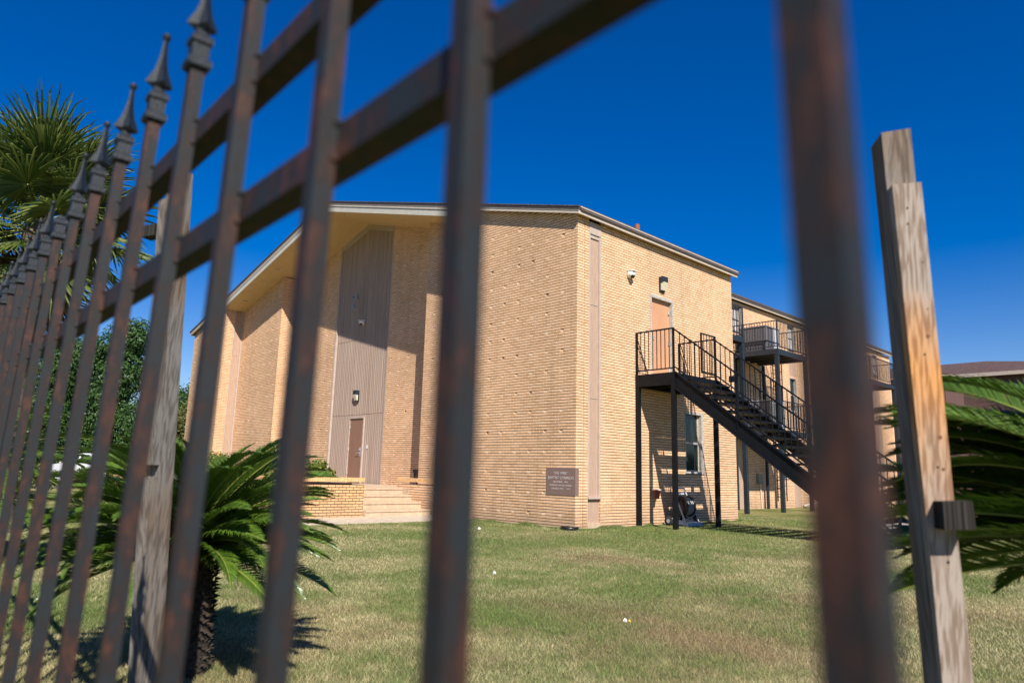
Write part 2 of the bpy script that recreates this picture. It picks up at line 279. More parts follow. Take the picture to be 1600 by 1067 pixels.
# ================================================================ CHURCH
CR = .0677; TR = 7.33; SLP = .275; WD = 24.15
def zt(x): return TR + SLP * min(-x, WD + x)
def courses(mb, mk, axis, a0, a1, pl, sgn, z0=0, z1=7.6, openings=(), topf=None, marks=True, depth=.1, rec=.024):
    """brick wall of separate raised courses; axis 'x' = wall runs along X at y=pl, facing sgn"""
    jt = MB()
    def bx(m, u0, u1, za, zb, d0, d1):
        if u1 - u0 < .004: return
        if axis == 'x': m.box(u0, pl - sgn * d0, za, u1, pl - sgn * d1, zb)
        else: m.box(pl - sgn * d0, u0, za, pl - sgn * d1, u1, zb)
    def cut(u0, u1, za, zb):
        segs = [(u0, u1)]
        for (o0, o1, oz0, oz1) in openings:
            if za < oz1 - .02 and zb > oz0 + .02:
                ns = []
                for s0, s1 in segs:
                    if o1 <= s0 or o0 >= s1: ns.append((s0, s1)); continue
                    if o0 > s0: ns.append((s0, o0))
                    if o1 < s1: ns.append((o1, s1))
                segs = ns
        return segs
    k0 = int(math.floor(z0 / CR)); k1 = int(math.ceil(max(z1, 0) / CR)) if topf is None else int(13 / CR)
    for k in range(k0, k1):
        za = max(z0, k * CR); zb = k * CR + .0528; u0, u1 = a0, a1
        if topf is not None:
            # limit the course to where it is still under the roof
            ok = [u for u in np.arange(a0, a1 + .001, (a1 - a0) / 60) if topf(u) + .06 > zb]
            if not ok: break
            if len(ok) < 61: u0, u1 = float(ok[0]), float(ok[-1])
        elif zb > z1: break
        for s0, s1 in cut(u0, u1, za, zb):
            if marks and k % 7 == 4:
                xs_ = [m_ for m_ in np.arange(math.ceil((s0 + .12) / .508) * .508, s1 - .15, .508)]
                c = s0
                for q_ in xs_:
                    q_ = float(q_) + (.0 if (k // 7) % 2 else .0)
                    bx(mb, c, q_, za, zb, 0, depth); dd = random.choice([.002, .003, .006, .010, .016, .022, .03])
                    mk.box(*((q_, pl - sgn * dd, za - .006, q_ + .1, pl - sgn * depth, zb - .004) if axis == 'x' else (pl - sgn * dd, q_, za - .006, pl - sgn * depth, q_ + .1, zb - .004)))
                    c = q_ + .1
                bx(mb, c, s1, za, zb, 0, depth)
            else: bx(mb, s0, s1, za, zb, 0, depth)
        # recessed joint above the course
        for s0, s1 in cut(u0, u1, zb, (k + 1) * CR): bx(jt, s0, s1, zb, (k + 1) * CR, rec, depth)
    return jt
def brickwall(name, parent, *a, **k):
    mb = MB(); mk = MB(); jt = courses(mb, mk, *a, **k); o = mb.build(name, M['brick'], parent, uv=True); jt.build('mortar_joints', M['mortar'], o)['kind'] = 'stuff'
    if mk.v: tag(mk.build('header_bricks', M['mark'], o), 'pale recessed header bricks', None, kind='stuff')
    return o
ch = thing('church_building', 'tan brick church with a low gable roof and a deep entrance recess, nearest building', 'building')
top = lambda x: zt(x) - .0
tops = lambda x: zt(x) - .14
DO = (2.93, 4.0, 3.72, 5.96); WO = (4.46, 5.42, 1.30, 2.97)
brickwall('wall', ch, 'x', -3.6, 0.0, 0, -1, topf=top)
brickwall('wall', ch, 'x', -WD, -20.7, 0, -1, topf=top)
brickwall('wall', ch, 'x', -7.0, -3.6, .85, -1, topf=tops)
brickwall('wall', ch, 'x', -20.7, -17.0, .85, -1, topf=tops)
brickwall('wall', ch, 'x', -10.33, -7.0, 1.75, -1, topf=tops)
brickwall('wall', ch, 'x', -17.0, -14.07, 1.75, -1, topf=tops)
brickwall('wall', ch, 'y', .1, .245, 0, 1, z1=7.42, marks=False)
brickwall('wall', ch, 'y', .262, .43, 0, 1, z1=7.42, marks=False)
brickwall('wall', ch, 'y', .88, 7.2, 0, 1, z1=7.42, openings=[DO, WO], marks=False)
brickwall('wall', ch, 'y', .1, .43, -20.7, 1, z1=8.2, marks=False)
brickwall('wall', ch, 'y', .95, 1.75, -17.0, 1, z1=9.1, marks=False)
# plain inner core behind the brick skin (keeps light out)
co = MB(); co.box(-WD + .12, .12, 0, -20.72 - .1, 7.0, 7.3); co.box(-20.8, .97, 0, -17.12, 7.0, 7.3); co.box(-17.1, 1.87, 0, -7.0, 7.0, 7.3); co.box(-6.98, .97, 0, -3.62, 7.0, 7.3); co.box(-3.6, .12, 0, -.12, 2.9, 7.3)
co.box(-3.58, 2.9, 0, -.3, 7.1, 7.29)
co.box(-WD, .12, 0, -WD + .1, 7.1, 7.38); co.box(-WD, 7.1, 0, -.1, 7.2, 7.36)
co.build('wall', mat('inner_wall', (.3, .2, .12), .9), ch)
co = MB(); co.box(-3.7, .11, 0, -3.605, .85, 8.1); co.box(-7.1, .96, 0, -7.005, 1.75, 9.0); co.box(-.11, .246, 0, -.03, .261, 7.4); co.build('wall_return', M['brick'], ch, uv=True)
# roof: two slabs with shingle top, fascia trim and drip edge along the gable and the eaves
def roofprism(mb, xa, xb, xm, za, zm, ya, yb, h):
    # symmetrical pitched slab, underside z at eaves za / ridge zm
    for (x0, z0, x1, z1) in ((xa, za, xm, zm), (xm, zm, xb, za)):
        mb.hexa([(x0, ya, z0), (x1, ya, z1), (x1, yb, z1), (x0, yb, z0)], [(x0, ya, z0 + h), (x1, ya, z1 + h), (x1, yb, z1 + h), (x0, yb, z0 + h)])
xm = -WD / 2; OV = .17
zr = TR + SLP * (WD / 2); ze = TR - SLP * OV
def gable(mb, ya, yb, dz0, dz1, ext=OV):
    a = -WD - ext; b = ext; zc = zr; zz = TR - SLP * ext
    for (x0, z0, x1, z1) in ((a, zz, xm, zc), (xm, zc, b, zz)):
        mb.hexa([(x0, ya, z0 + dz0), (x1, ya, z1 + dz0), (x1, yb, z1 + dz0), (x0, yb, z0 + dz0)], [(x0, ya, z0 + dz1), (x1, ya, z1 + dz1), (x1, yb, z1 + dz1), (x0, yb, z0 + dz1)])
rf = MB(); gable(rf, -.10, 7.32, .03, .16, .11); rf = rf.build('roof', M['shingle'], ch)
s_ = MB(); gable(s_, -.2, 7.36, .163, .19, .2)
for i in range(1, 44):   # shingle courses
    for sd in (0, 1):
        d_ = i * .28 + .05; x0 = (.2 - d_) if sd == 0 else (-WD - .2 + d_); x1 = x0 - .02 if sd == 0 else x0 + .02
        if (x0 > xm) != (sd == 0): continue
        z0 = TR - SLP * .2 + SLP * d_ + .19
        s_.hexa([(min(x0, x1), -.205, z0 - .01), (max(x0, x1), -.205, z0 - .01), (max(x0, x1), 7.365, z0 - .01), (min(x0, x1), 7.365, z0 - .01)], [(min(x0, x1), -.205, z0 + .008), (max(x0, x1), -.205, z0 + .008), (max(x0, x1), 7.365, z0 + .008), (min(x0, x1), 7.365, z0 + .008)])
s_.build('shingles', M['shingle'], rf)
t_ = MB(); gable(t_, -.16, -.10, 0, .11, .16); t_.box(.11, -.10, ze + .01, .16, 7.32, ze + .085); t_.box(-WD - .16, -.10, ze, -WD - .11, 7.32, ze + .12); t_.build('fascia', M['trim'], ch)
t_ = MB(); gable(t_, -.185, -.10, .112, .162, .185); t_.box(.112, -.10, ze + .087, .20, 7.34, ze + .20); t_.build('drip_edge', M['trimd'], ch)
t_ = MB(); t_.box(.201, -.14, ze + .15, .208, 7.3, ze + .175); gable(t_, -.172, -.161, .075, .1, .17); t_.build('drip_edge', M['trim'], ch)
so_ = MB()
for (x0, x1) in ((-20.69, -17.0), (-17.0, xm), (xm, -7.0), (-7.0, -3.61)):
    z0, z1 = zt(x0) - .2, zt(x1) - .2; yb = 1.745 if -17.1 < x0 < -7.1 else .845
    so_.hexa([(x0, -.1, z0), (x1, -.1, z1), (x1, yb, z1), (x0, yb, z0)], [(x0, -.1, z0 + .21), (x1, -.1, z1 + .21), (x1, yb, z1 + .21), (x0, yb, z0 + .21)])
so_ = so_.build('soffit', M['soffit'], ch)
b_ = MB()
for (x0, x1) in ((-20.69, xm), (xm, -3.61)):
    z0, z1 = zt(x0), zt(x1)
    b_.hexa([(x0, -.14, z0 - .2), (x1, -.14, z1 - .2), (x1, -.102, z1 - .2), (x0, -.102, z0 - .2)], [(x0, -.14, z0 - .003), (x1, -.14, z1 - .003), (x1, -.102, z1 - .003), (x0, -.102, z0 - .003)])
b_.build('fascia_band', M['band'], ch)
for (x, y) in ((-11.3, .3), (-8.0, .17), (-16.65, .32), (-19.7, .39)):
    l_ = MB(); l_.lathe((x, y, zt(x) - .215), [(.085, 0), (.10, .005), (.10, .03)], 20); l_ = l_.build('soffit_light', M['frame'], ch, True)
    MB().lathe((x, y, zt(x) - .219), [(.055, 0), (.06, .02)], 16).build('lens', M['offwhite'], l_)
# the aggregate panel with battens
PX0, PX1 = -14.05, -10.35
p_ = MB(); zs = lambda x: zt(x) - .14
p_.v = [(PX0, 1.82, .6), (PX1, 1.82, .6), (PX1, 1.82, zs(PX1)), (xm, 1.82, zs(xm)), (PX0, 1.82, zs(PX0)), (PX0, 1.95, .6), (PX1, 1.95, .6), (PX1, 1.95, zs(PX1)), (xm, 1.95, zs(xm)), (PX0, 1.95, zs(PX0))]
p_.f = [(0, 1, 2, 3, 4), (9, 8, 7, 6, 5), (0, 5, 6, 1), (1, 6, 7, 2), (2, 7, 8, 3), (3, 8, 9, 4), (4, 9, 5, 0)]
pan = p_.build('entrance_panel', M['aggr'], ch)
bt = MB(); x = PX0 + .18
DX0, DX1, DZ = -12.60, -11.70, 3.0
while x < PX1 - .1:
    wj = random.uniform(.012, .02)
    zlo = 3.06 if DX0 - .1 < x < DX1 + .1 else .62
    for za, zb in ((zlo, 3.14), (3.17, 5.98), (6.01, 8.0), (8.02, zs(x) - .02)):
        if zb > za: bt.box(x, 1.812 - wj * .3, za, x + .035 + wj, 1.825, zb)
    x += .115 if x > -30 else .1
bt.build('ribs', M['aggr'], pan)
fr = MB(); fr.box(PX0, 1.74, .62, PX0 + .09, 1.825, zs(PX0)); fr.box(PX1 - .06, 1.76, .62, PX1, 1.825, zs(PX1)); fr.box(DX0 - .06, 1.77, .7, DX0, 1.825, 3.08); fr.box(DX1, 1.77, .7, DX1 + .06, 1.825, 3.08); fr.box(DX0, 1.765, 3.02, DX1, 1.825, 3.09)
for (x0, x1) in ((PX0, xm), (xm, PX1)):
    z0, z1 = zt(x0) - .2, zt(x1) - .2
    fr.hexa([(x0, 1.75, z0 - .2), (x1, 1.75, z1 - .2), (x1, 1.826, z1 - .2), (x0, 1.826, z0 - .2)], [(x0, 1.75, z0 + .05), (x1, 1.75, z1 + .05), (x1, 1.826, z1 + .05), (x0, 1.826, z0 + .05)])
fr.build('frame', M['aggr_frame'], pan)
d_ = MB().box(DX0 + .004, 1.80, .7, DX1 - .004, 1.86, 3.015).build('door', M['door2'], ch)
h_ = MB(); h_.box(-11.86, 1.79, 1.66, -11.78, 1.80, 1.98); h_.tube([(-11.82, 1.79, 1.78), (-11.82, 1.73, 1.78), (-11.95, 1.73, 1.77)], .014); h_.box(-11.85, 1.755, 1.86, -11.79, 1.79, 1.93); h_.build('handle', M['grey'], d_)
hg = MB(); [hg.box(DX0 - .03, 1.762, z, DX0 + .02, 1.80, z + .13) for z in (1.0, 1.85, 2.65)]; hg.build('hinge', M['frame'], d_)
# narrow brown panel strips at the corner pilasters
def strip(x, y0, y1, zb, ztp, parent, head=True):
    a = MB(); a.box(x - .06, y0, zb - .72, x - .045, y1, ztp); a = a.build('side_panel', M['strip'], parent)
    f_ = MB(); f_.box(x - .044, y0 + .003, zb - .05, x + .004, y0 + .045, ztp); f_.box(x - .044, y1 - .06, zb - .05, x + .004, y1 - .003, ztp); f_.box(x - .044, y0 + .003, zb - .055, x + .03, y1 - .003, zb)
    f_.box(x - .044, y0 + .05, zb + (ztp - zb) * .36, x - .035, y1 - .07, zb + (ztp - zb) * .36 + .012); f_.box(x - .044, y0 + .05, zb + (ztp - zb) * .72, x - .035, y1 - .07, zb + (ztp - zb) * .72 + .012)
    f_.build('frame', M['aggr_frame'], a)
    if head:
        q_ = MB(); q_.box(x - .04, y0 + .003, ztp + .001, x + .012, y1 - .003, ztp + .3); q_.box(x - .044, y0 + .003, ztp - .09, x - .015, y1 - .003, ztp - .001); q_.build('head_panel', M['aggr_frame'], a)
strip(0, .43, .88, .72, 6.98, ch); strip(-20.7, .43, .85, .72, 8.12, ch, False)
tag(MB().box(-.09, .43, -.05, .012, .88, .13).build('plinth', M['conc'], ch), 'chipped pale concrete base of the corner panel', None)
# upstairs side door and frame
d_ = MB().box(-.13, 3.0, 3.72, -.09, 3.93, 5.87).build('door', M['door'], ch)
f_ = MB(); f_.box(-.2, 2.93, 3.72, .012, 2.99, 5.96); f_.box(-.2, 3.935, 3.72, .012, 4.0, 5.96); f_.box(-.2, 2.99, 5.88, .010, 3.935, 5.96); f_.build('door_frame', M['frame'], d_)
h_ = MB(); h_.tube([(-.09, 3.07, 4.82), (-.03, 3.07, 4.82), (-.03, 3.18, 4.82)], .012); h_.box(-.09, 3.03, 4.94, -.05, 3.10, 5.0); h_.build('handle', M['grey'], d_)
hg = MB(); [hg.box(-.089, 3.86, z, -.06, 3.925, z + .12) for z in (3.95, 4.7, 5.55)]; hg.build('hinge', M['frame'], d_)
# downstairs window
wf = MB(); wf.box(-.16, 4.46, 1.30, .01, 4.50, 2.97); wf.box(-.16, 5.30, 1.30, .014, 5.42, 2.97); wf.box(-.16, 4.5, 1.30, .02, 5.3, 1.36); wf.box(-.16, 4.5, 2.91, .008, 5.3, 2.97); wf = wf.build('window', M['frame'], ch)
sh = MB(); sh.box(-.13, 4.5, 1.36, -.09, 4.55, 2.91); sh.box(-.13, 5.25, 1.36, -.09, 5.3, 2.91); sh.box(-.135, 4.55, 2.10, -.08, 5.25, 2.16); sh.box(-.13, 4.55, 1.36, -.09, 5.25, 1.40); sh.build('sash', M['frame'], wf)
MB().box(-.125, 4.55, 1.40, -.115, 5.25, 2.91).build('pane', M['glass'], wf)
# little bits on the walls
tag(MB().lathe((-1.0, 3.75, 8.2 - .6), [(.075, 0), (.075, .72), (.06, .73)], 14).build('roof_pipe', M['chim'], ch), 'rusty red vent pipe', None)
# ---------------------------------------------------------------- entrance steps, planter walls
st = thing('entrance_steps', 'four beige concrete steps rising left to the recessed church door', 'steps', (-5.3, -1, 0))
TZ = .70; RI = TZ / 4
for k in range(4):
    x1 = -5.22 - .45 * k
    mb = MB(); mb.box(x1 - (.47 if k < 3 else .3), -2.07, .0 if k == 0 else RI * k + .002, x1, 0.0, RI * (k + 1) - .05); mb.box(x1 - (.47 if k < 3 else .3), -2.07, RI * (k + 1) - .048, x1 + .02, 0.0, RI * (k + 1)); mb.build('step', M['conc'], st)
tr = MB(); tr.box(-13.5, -2.07, .0, -6.88, 1.74, TZ - .004); tr.box(-6.88, 0.0, 0, -6.3, .84, TZ - .004)
tag(tr.build('terrace', M['conc']), 'flat beige concrete landing in front of the brown entrance door', 'terrace')
def blockwall(mb, axis, a0, a1, p0, p1, z1):
    jt = MB()
    nC = int(z1 / CR)
    for k in range(nC):
        (mb.box(a0, p0, k * CR, a1, p1, k * CR + .053) if axis == 'x' else mb.box(p0, a0, k * CR, p1, a1, k * CR + .053))
        i_ = .012
        (jt.box(a0 + i_, p0 + i_, k * CR + .053, a1 - i_, p1 - i_, (k + 1) * CR) if axis == 'x' else jt.box(p0 + i_, a0 + i_, k * CR + .053, p1 - i_, a1 - i_, (k + 1) * CR))
    return jt
def capcourse(mb, axis, a0, a1, p0, p1, z0):
    a = a0
    while a < a1 - .02:
        b = min(a + .06, a1)
        (mb.box(a, p0, z0, b, p1, z0 + .1) if axis == 'x' else mb.box(p0, a, z0, p1, b, z0 + .1)); a += .0677
pl = thing('planter_wall', 'low tan brick planter wall left of the entrance steps, below green shrubs', 'planter', (-5.6, -3, 0))
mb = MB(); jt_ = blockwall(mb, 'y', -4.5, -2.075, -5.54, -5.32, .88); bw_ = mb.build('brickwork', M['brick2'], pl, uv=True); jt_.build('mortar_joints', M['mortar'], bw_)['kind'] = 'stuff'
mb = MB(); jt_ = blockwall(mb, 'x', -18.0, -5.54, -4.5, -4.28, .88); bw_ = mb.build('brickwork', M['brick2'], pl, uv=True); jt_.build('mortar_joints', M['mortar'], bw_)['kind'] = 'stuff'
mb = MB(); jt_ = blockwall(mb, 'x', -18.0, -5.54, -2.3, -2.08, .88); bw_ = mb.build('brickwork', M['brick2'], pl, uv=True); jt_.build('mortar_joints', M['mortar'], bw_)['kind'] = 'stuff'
mb = MB(); capcourse(mb, 'y', -4.51, -2.07, -5.55, -5.31, .88); capcourse(mb, 'x', -18, -5.56, -4.51, -4.27, .88); capcourse(mb, 'x', -18, -5.56, -2.31, -2.07, .88); mb.build('brick_cap', M['cap'], pl)
MB().box(-18, -4.27, 0, -5.56, -2.31, .84).build('soil', M['soil'], pl)
pr = thing('retaining_wall', 'low tan brick wall right of the entrance steps with a garden tap on it', 'wall', (-5.2, 0, 0))
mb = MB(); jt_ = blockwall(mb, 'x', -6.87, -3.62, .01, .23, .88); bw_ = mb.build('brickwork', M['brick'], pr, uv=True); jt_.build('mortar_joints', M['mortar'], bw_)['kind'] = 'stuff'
mb = MB(); capcourse(mb, 'x', -6.88, -3.62, 0.0, .24, .88); mb.build('brick_cap', M['cap'], pr)
tp = MB(); tp.tube([(-6.3, .3, .7), (-6.3, .3, 1.12), (-6.27, .22, 1.17)], .022); tp.box(-6.36, .18, 1.13, -6.2, .26, 1.24); tp.box(-6.33, .19, .99, -6.25, .23, 1.13)
tag(tp.build('garden_tap', M['black']), 'small dark garden tap behind the wall right of the steps', 'tap')
# ---------------------------------------------------------------- plaque, lamps, cameras
plq = thing('stone_plaque', 'brown granite dedication plaque with five engraved lines at the church corner', 'plaque', (-.44, -.01, .73))
MB().box(-.88, -.012, .735, .008, .11, 1.355).build('slab', M['plaque'], plq)
def text(body, size, loc, parent, m, ext=.002, align='CENTER', rot=(math.pi / 2, 0, 0), name='lettering'):
    c = bpy.data.curves.new('t', 'FONT'); c.body = body; c.size = size; c.extrude = ext; c.align_x = align; c.space_character = 1.12
    o = bpy.data.objects.new('t', c); COL.objects.link(o); bpy.context.view_layer.update()
    me = bpy.data.meshes.new_from_object(o.evaluated_get(bpy.context.evaluated_depsgraph_get())); bpy.data.objects.remove(o)
    me.materials.clear(); me.materials.append(m); q_ = bpy.data.objects.new(name, me); COL.objects.link(q_); q_.parent = parent
    q_.location = Vector(loc) - parent.location; q_.rotation_euler = rot; return q_
for (b, s, z) in (('THE FIRST', .088, 1.20), ('BAPTIST CHURCH', .088, 1.095), ('DECEMBER   1966', .052, 1.015), ('REVEREND  PASTOR CHARGE', .046, .94), ('CORNER STONE      1974', .046, .865)):
    text(b, s, (-.44, -.0135, z), plq, M['letters'])
def dome(x, y, z, nrm, label, cat='security camera'):
    t = thing('security_camera', label, cat, (x, y, z), 'white dome cameras on the church'); n_ = Vector(nrm)
    b = MB(); b.lathe((x, y, z), [(.02, .0), (.09, .005), (.10, .06), (.085, .14), (.05, .19), (.01, .205)], 20, n_); b.hexa([Vector((x, y, z + .07)) + Vector(v) for v in ((-.11, -.11, -.0), (.11, -.11, 0), (.11, .11, 0), (-.11, .11, 0))], [Vector((x, y, z + .1)) + Vector(v) for v in ((-.05, -.05, 0), (.05, -.05, 0), (.05, .05, 0), (-.05, .05, 0))]) if False else None
    b.build('housing', M['white'], t, True)
    c_ = Vector((x, y, z)) + n_ * .13 + Vector((0, 0, -.05))
    MB().lathe(c_, [(.012, -.05), (.055, -.035), (.07, 0), (.055, .035), (.012, .05)], 16, (n_ + Vector((0, 0, -.6))).normalized()).build('lens_dome', M['black'], t, True)
    v = MB(); sd = n_.cross(Vector((0, 0, 1))); o_ = Vector((x, y, z + .085))
    v.hexa([o_ - sd * .1, o_ + sd * .1, o_ + sd * .07 + n_ * .24 - Vector((0, 0, .03)), o_ - sd * .07 + n_ * .24 - Vector((0, 0, .03))], [o_ - sd * .1 + Vector((0, 0, .02)), o_ + sd * .1 + Vector((0, 0, .02)), o_ + sd * .07 + n_ * .24 - Vector((0, 0, .015)), o_ - sd * .07 + n_ * .24 - Vector((0, 0, .015))]); v.build('visor', M['white'], t)
dome(0.0, 2.0, 6.27, (1, 0, 0), 'white domed security camera high on the side wall left of the wall lamp')
dome(-12.1, 1.80, 6.6, (0, -1, 0), 'white domed security camera high on the brown entrance panel')
def wlamp(x, y, z, nrm, label):
    t = thing('wall_lamp', label, 'wall lamp', (x, y, z), 'wall lamps over the church doors'); n_ = Vector(nrm); sd = n_.cross(Vector((0, 0, 1))); o_ = Vector((x, y, z)); U_ = Vector((0, 0, 1))
    def bb(u0, u1, z0, z1, d0, d1, taper=0):
        return [o_ + sd * u0 + n_ * d0 + U_ * z0, o_ + sd * u1 + n_ * d0 + U_ * z0, o_ + sd * u1 + n_ * (d1 - taper) + U_ * z0, o_ + sd * u0 + n_ * (d1 - taper) + U_ * z0], [o_ + sd * u0 + n_ * d0 + U_ * z1, o_ + sd * u1 + n_ * d0 + U_ * z1, o_ + sd * u1 + n_ * d1 + U_ * z1, o_ + sd * u0 + n_ * d1 + U_ * z1]
    MB().hexa(*bb(-.11, .11, -.2, .2, 0, .05)).hexa(*bb(-.11, .11, .05, .2, .05, .15)).build('housing', M['steelb'], t)
    MB().hexa(*bb(-.09, .09, -.17, .048, .05, .15, .06)).build('lens', M['offwhite'], t)
wlamp(0, 3.45, 6.30, (1, 0, 0), 'rectangular wall lamp with pale lens above the upstairs side door')
wlamp(-12.2, 1.80, 3.85, (0, -1, 0), 'small wall lamp on the brown panel above the entrance door')
k_ = MB(); k_.lathe((-12.72, 1.80, 7.68), [(.02, .0), (.11, -.02), (.11, -.05), (.03, -.08)], 16, (0, 1, 0)); k_.tube([(-12.72, 1.73, 7.66), (-12.55, 1.5, 7.62), (-12.5, 1.5, 7.35), (-12.36, 1.55, 7.18)], .022); k_.tube([(-12.42, 1.5, 7.28), (-12.34, 1.5, 7.1)], .05, 10)
tag(k_.build('flood_lamp_bracket', M['grey']), 'bare grey lamp bracket arm on the shaded upper entrance panel', 'lamp bracket')
tag(MB().box(-11.42, 1.795, 1.93, -11.36, 1.812, 2.05).build('doorbell', M['white']), 'small white doorbell plate right of the brown entrance door', 'doorbell')
dd = MB().lathe((-.05, .62 - .75, 0), [(.19, 0), (.20, .02), (.20, .07), (.17, .075), (.16, .04), (.01, .04)], 24)
tag(dd.build('splash_tray', M['black'], None, True), 'low round black rubber dish on the grass at the church corner', 'dish')
po = MB().lathe((.16, 2.9, .66), [(.06, 0), (.095, .19), (.115, .19), (.115, .215), (.09, .215), (.08, .17)], 18); po = tag(po.build('hanging_pot', M['pot'], None, True), 'maroon pot with white rim hanging on the wall under the stairs', 'pot')
MB().lathe((.16, 2.9, .875), [(.115, 0), (.118, .02), (.1, .02)], 18).build('rim', M['white'], po, True)
MB().tube([(.002, 2.9, .8), (.08, 2.9, .83)], .008).build('hook', M['steel'], po)
# ================================================================ SIDE STAIRCASE
sc = thing('fire_stair', 'black steel outside staircase with railed landing at the upstairs side door', 'staircase', (1.1, 2.3, 0))
Y1, Y2, XO, LZ = 2.25, 4.25, 1.15, 3.70
mb = MB()
for (x, y) in ((.06, Y1 + .05), (XO - .05, Y1 + .05), (XO - .05, Y2 - .05)):
    MB().box(x - .05, y - .05, 0, x + .05, y + .05, LZ - .3).build('post', M['steel'], sc)
mb.box(0.004, Y1, LZ - .3, XO, Y1 + .06, LZ); mb.box(0.004, Y2 - .06, LZ - .3, XO, Y2, LZ); mb.box(XO - .06, Y1 + .06, LZ - .3, XO, Y2 - .06, LZ - .01); mb.box(.004, Y1 + .06, LZ - .3, .06, Y2 - .06, LZ - .01)
[mb.box(.06, y, LZ - .28, XO - .06, y + .05, LZ - .1) for y in (2.9, 3.5)]
mb.build('landing_frame', M['steel'], sc)
MB().box(.061, Y1 + .061, LZ - .05, XO - .061, Y2 - .061, LZ + .004).build('landing_floor', M['tread'], sc)
XE, ZE = 6.05, 0.0     # foot of the stair
ang = math.atan2(LZ - .0, XE - XO); dx = math.cos(ang); dz = -math.sin(ang)
def stringer(y):
    m = MB(); t = .34
    top0 = (XO, LZ); n_ = (math.sin(ang), math.cos(ang))
    # channel: web + flanges
    def seg(y0, y1, h0, h1, xs0=XO, xs1=XE):
        L_ = lambda x, h: LZ + .02 - (x - XO) * math.tan(ang) - h / math.cos(ang)
        m.hexa([(xs0, y0, L_(xs0, h1)), (xs1, y0, L_(xs1, h1)), (xs1, y1, L_(xs1, h1)), (xs0, y1, L_(xs0, h1))], [(xs0, y0, L_(xs0, h0)), (xs1, y0, L_(xs1, h0)), (xs1, y1, L_(xs1, h0)), (xs0, y1, L_(xs0, h0))])
    seg(y - .006, y + .006, .02, t - .02); seg(y - .045, y + .045, 0, .02); seg(y - .045, y + .045, t - .02, t)
    return m.build('stringer', M['steel'], sc)
stringer(Y1 + .05); stringer(Y2 - .05)
NT = 19
for k in range(1, NT):
    x = XO + (XE - XO) * k / NT; z = LZ - (LZ) * k / NT
    tb = MB(); tb.box(x - .15, Y1 + .1, z - .04, x + .15, Y2 - .1, z); tb.build('tread', M['tread'] if k > 15 else M['steel'], sc)
def railing(p, q, h, parent, sp=.115, name='railing', post0=True, post1=True, br=.016, bottom=.1, m='steel'):
    p = Vector(p); q = Vector(q); r = MB(); L_ = (Vector((q.x, q.y, 0)) - Vector((p.x, p.y, 0))).length; nb = max(2, int(L_ / sp)); U_ = Vector((0, 0, 1))
    r.bar(p + U_ * h, q + U_ * h, .035, .035); r.bar(p + U_ * bottom, q + U_ * bottom, .03, .03)
    for i in range(1, nb): c = p.lerp(q, i / nb); r.bar(c + U_ * (bottom + .012), c + U_ * (h - .015), br)
    if post0: r.bar(p - U_ * .02, p + U_ * (h + .015), .045)
    if post1: r.bar(q - U_ * .02, q + U_ * (h + .015), .045)
    return r.build(name, M[m], parent)
RH = 1.08
railing((.04, Y1 + .03, LZ), (XO - .03, Y1 + .03, LZ), RH, sc); railing((.04, Y2 - .03, LZ), (XO - .03, Y2 - .03, LZ), RH, sc)
sl0 = lambda x: LZ + .02 - (x - XO) * math.tan(ang)
XR = XE + .55
for y in (Y1 + .05, Y2 - .05):
    railing((XO, y, sl0(XO)), (XE - .1, y, sl0(XE - .1)), 1.02, sc, .13, post0=False, bottom=.1)
    for x in (XO + 1.6, XO + 3.2): MB().bar((x, y, sl0(x) - .2), (x, y, sl0(x) + 1.04), .045).build('rail_post', M['steel'], sc)
gt = MB(); gx = XO - .02; g0, g1 = Y2 - .72, Y2 - .06
gt.bar((gx, g0, LZ + .12), (gx, g0, LZ + 1.16), .035); gt.bar((gx, g1, LZ + .05), (gx, g1, LZ + 1.16), .045); gt.bar((gx, g0, LZ + 1.14), (gx, g1, LZ + 1.14), .035); gt.bar((gx, g0, LZ + .14), (gx, g1, LZ + .14), .035)
[gt.bar((gx, g0 + (g1 - g0) * i / 5, LZ + .15), (gx, g0 + (g1 - g0) * i / 5, LZ + 1.13), .014) for i in range(1, 5)]; gt.build('gate', M['steel'], sc)
br = MB(); br.bar((.05, Y1 + .04, LZ + .75), (.35, Y1 + .04, LZ + .05), .014); br.bar((XO, Y1 + .3, LZ + .7), (XO - .02, Y1 + .7, LZ), .014); br.build('brace', M['steel'], sc)
bx = MB().box(2.62, Y1 - .06, sl0(2.7) + .78, 2.74, Y1 + .0, sl0(2.7) + .92).build('latch_box', M['steel'], sc)
# ================================================================ HOSE REEL CART
hr = thing('hose_reel_cart', 'grey and black wheeled hose reel cart at the wall under the stairs', 'hose reel', (.45, 3.75, 0))
f_ = MB(); f_.bar((.62, 3.52, .0), (.3, 3.42, .92), .05, .03); f_.bar((.62, 4.15, .0), (.3, 3.92, .92), .05, .03); f_.bar((.28, 3.40, .93), (.28, 3.94, .93), .05, .05); f_.bar((.3, 3.45, .8), (.3, 3.9, .8), .03, .06); f_.bar((.62, 3.50, .05), (.64, 4.17, .05), .08, .1)
f_.bar((.62, 3.55, .05), (.25, 3.35, .16), .05, .1); f_.bar((.62, 4.1, .05), (.22, 3.95, .14), .05, .1); f_.build('frame', M['acl'], hr)
MB().bar((.42, 3.86, .62), (.56, 4.08, .08), .2, .03).build('back_plate', M['black'], hr)
for y in (3.58, 3.93):
    MB().lathe((.42, y, .48), [(.05, -.015), (.25, -.015), (.265, 0), (.25, .015), (.05, .015)], 26, (.25, 1, 0)).build('reel_disc', M['black'], hr, True)
hb = MB()
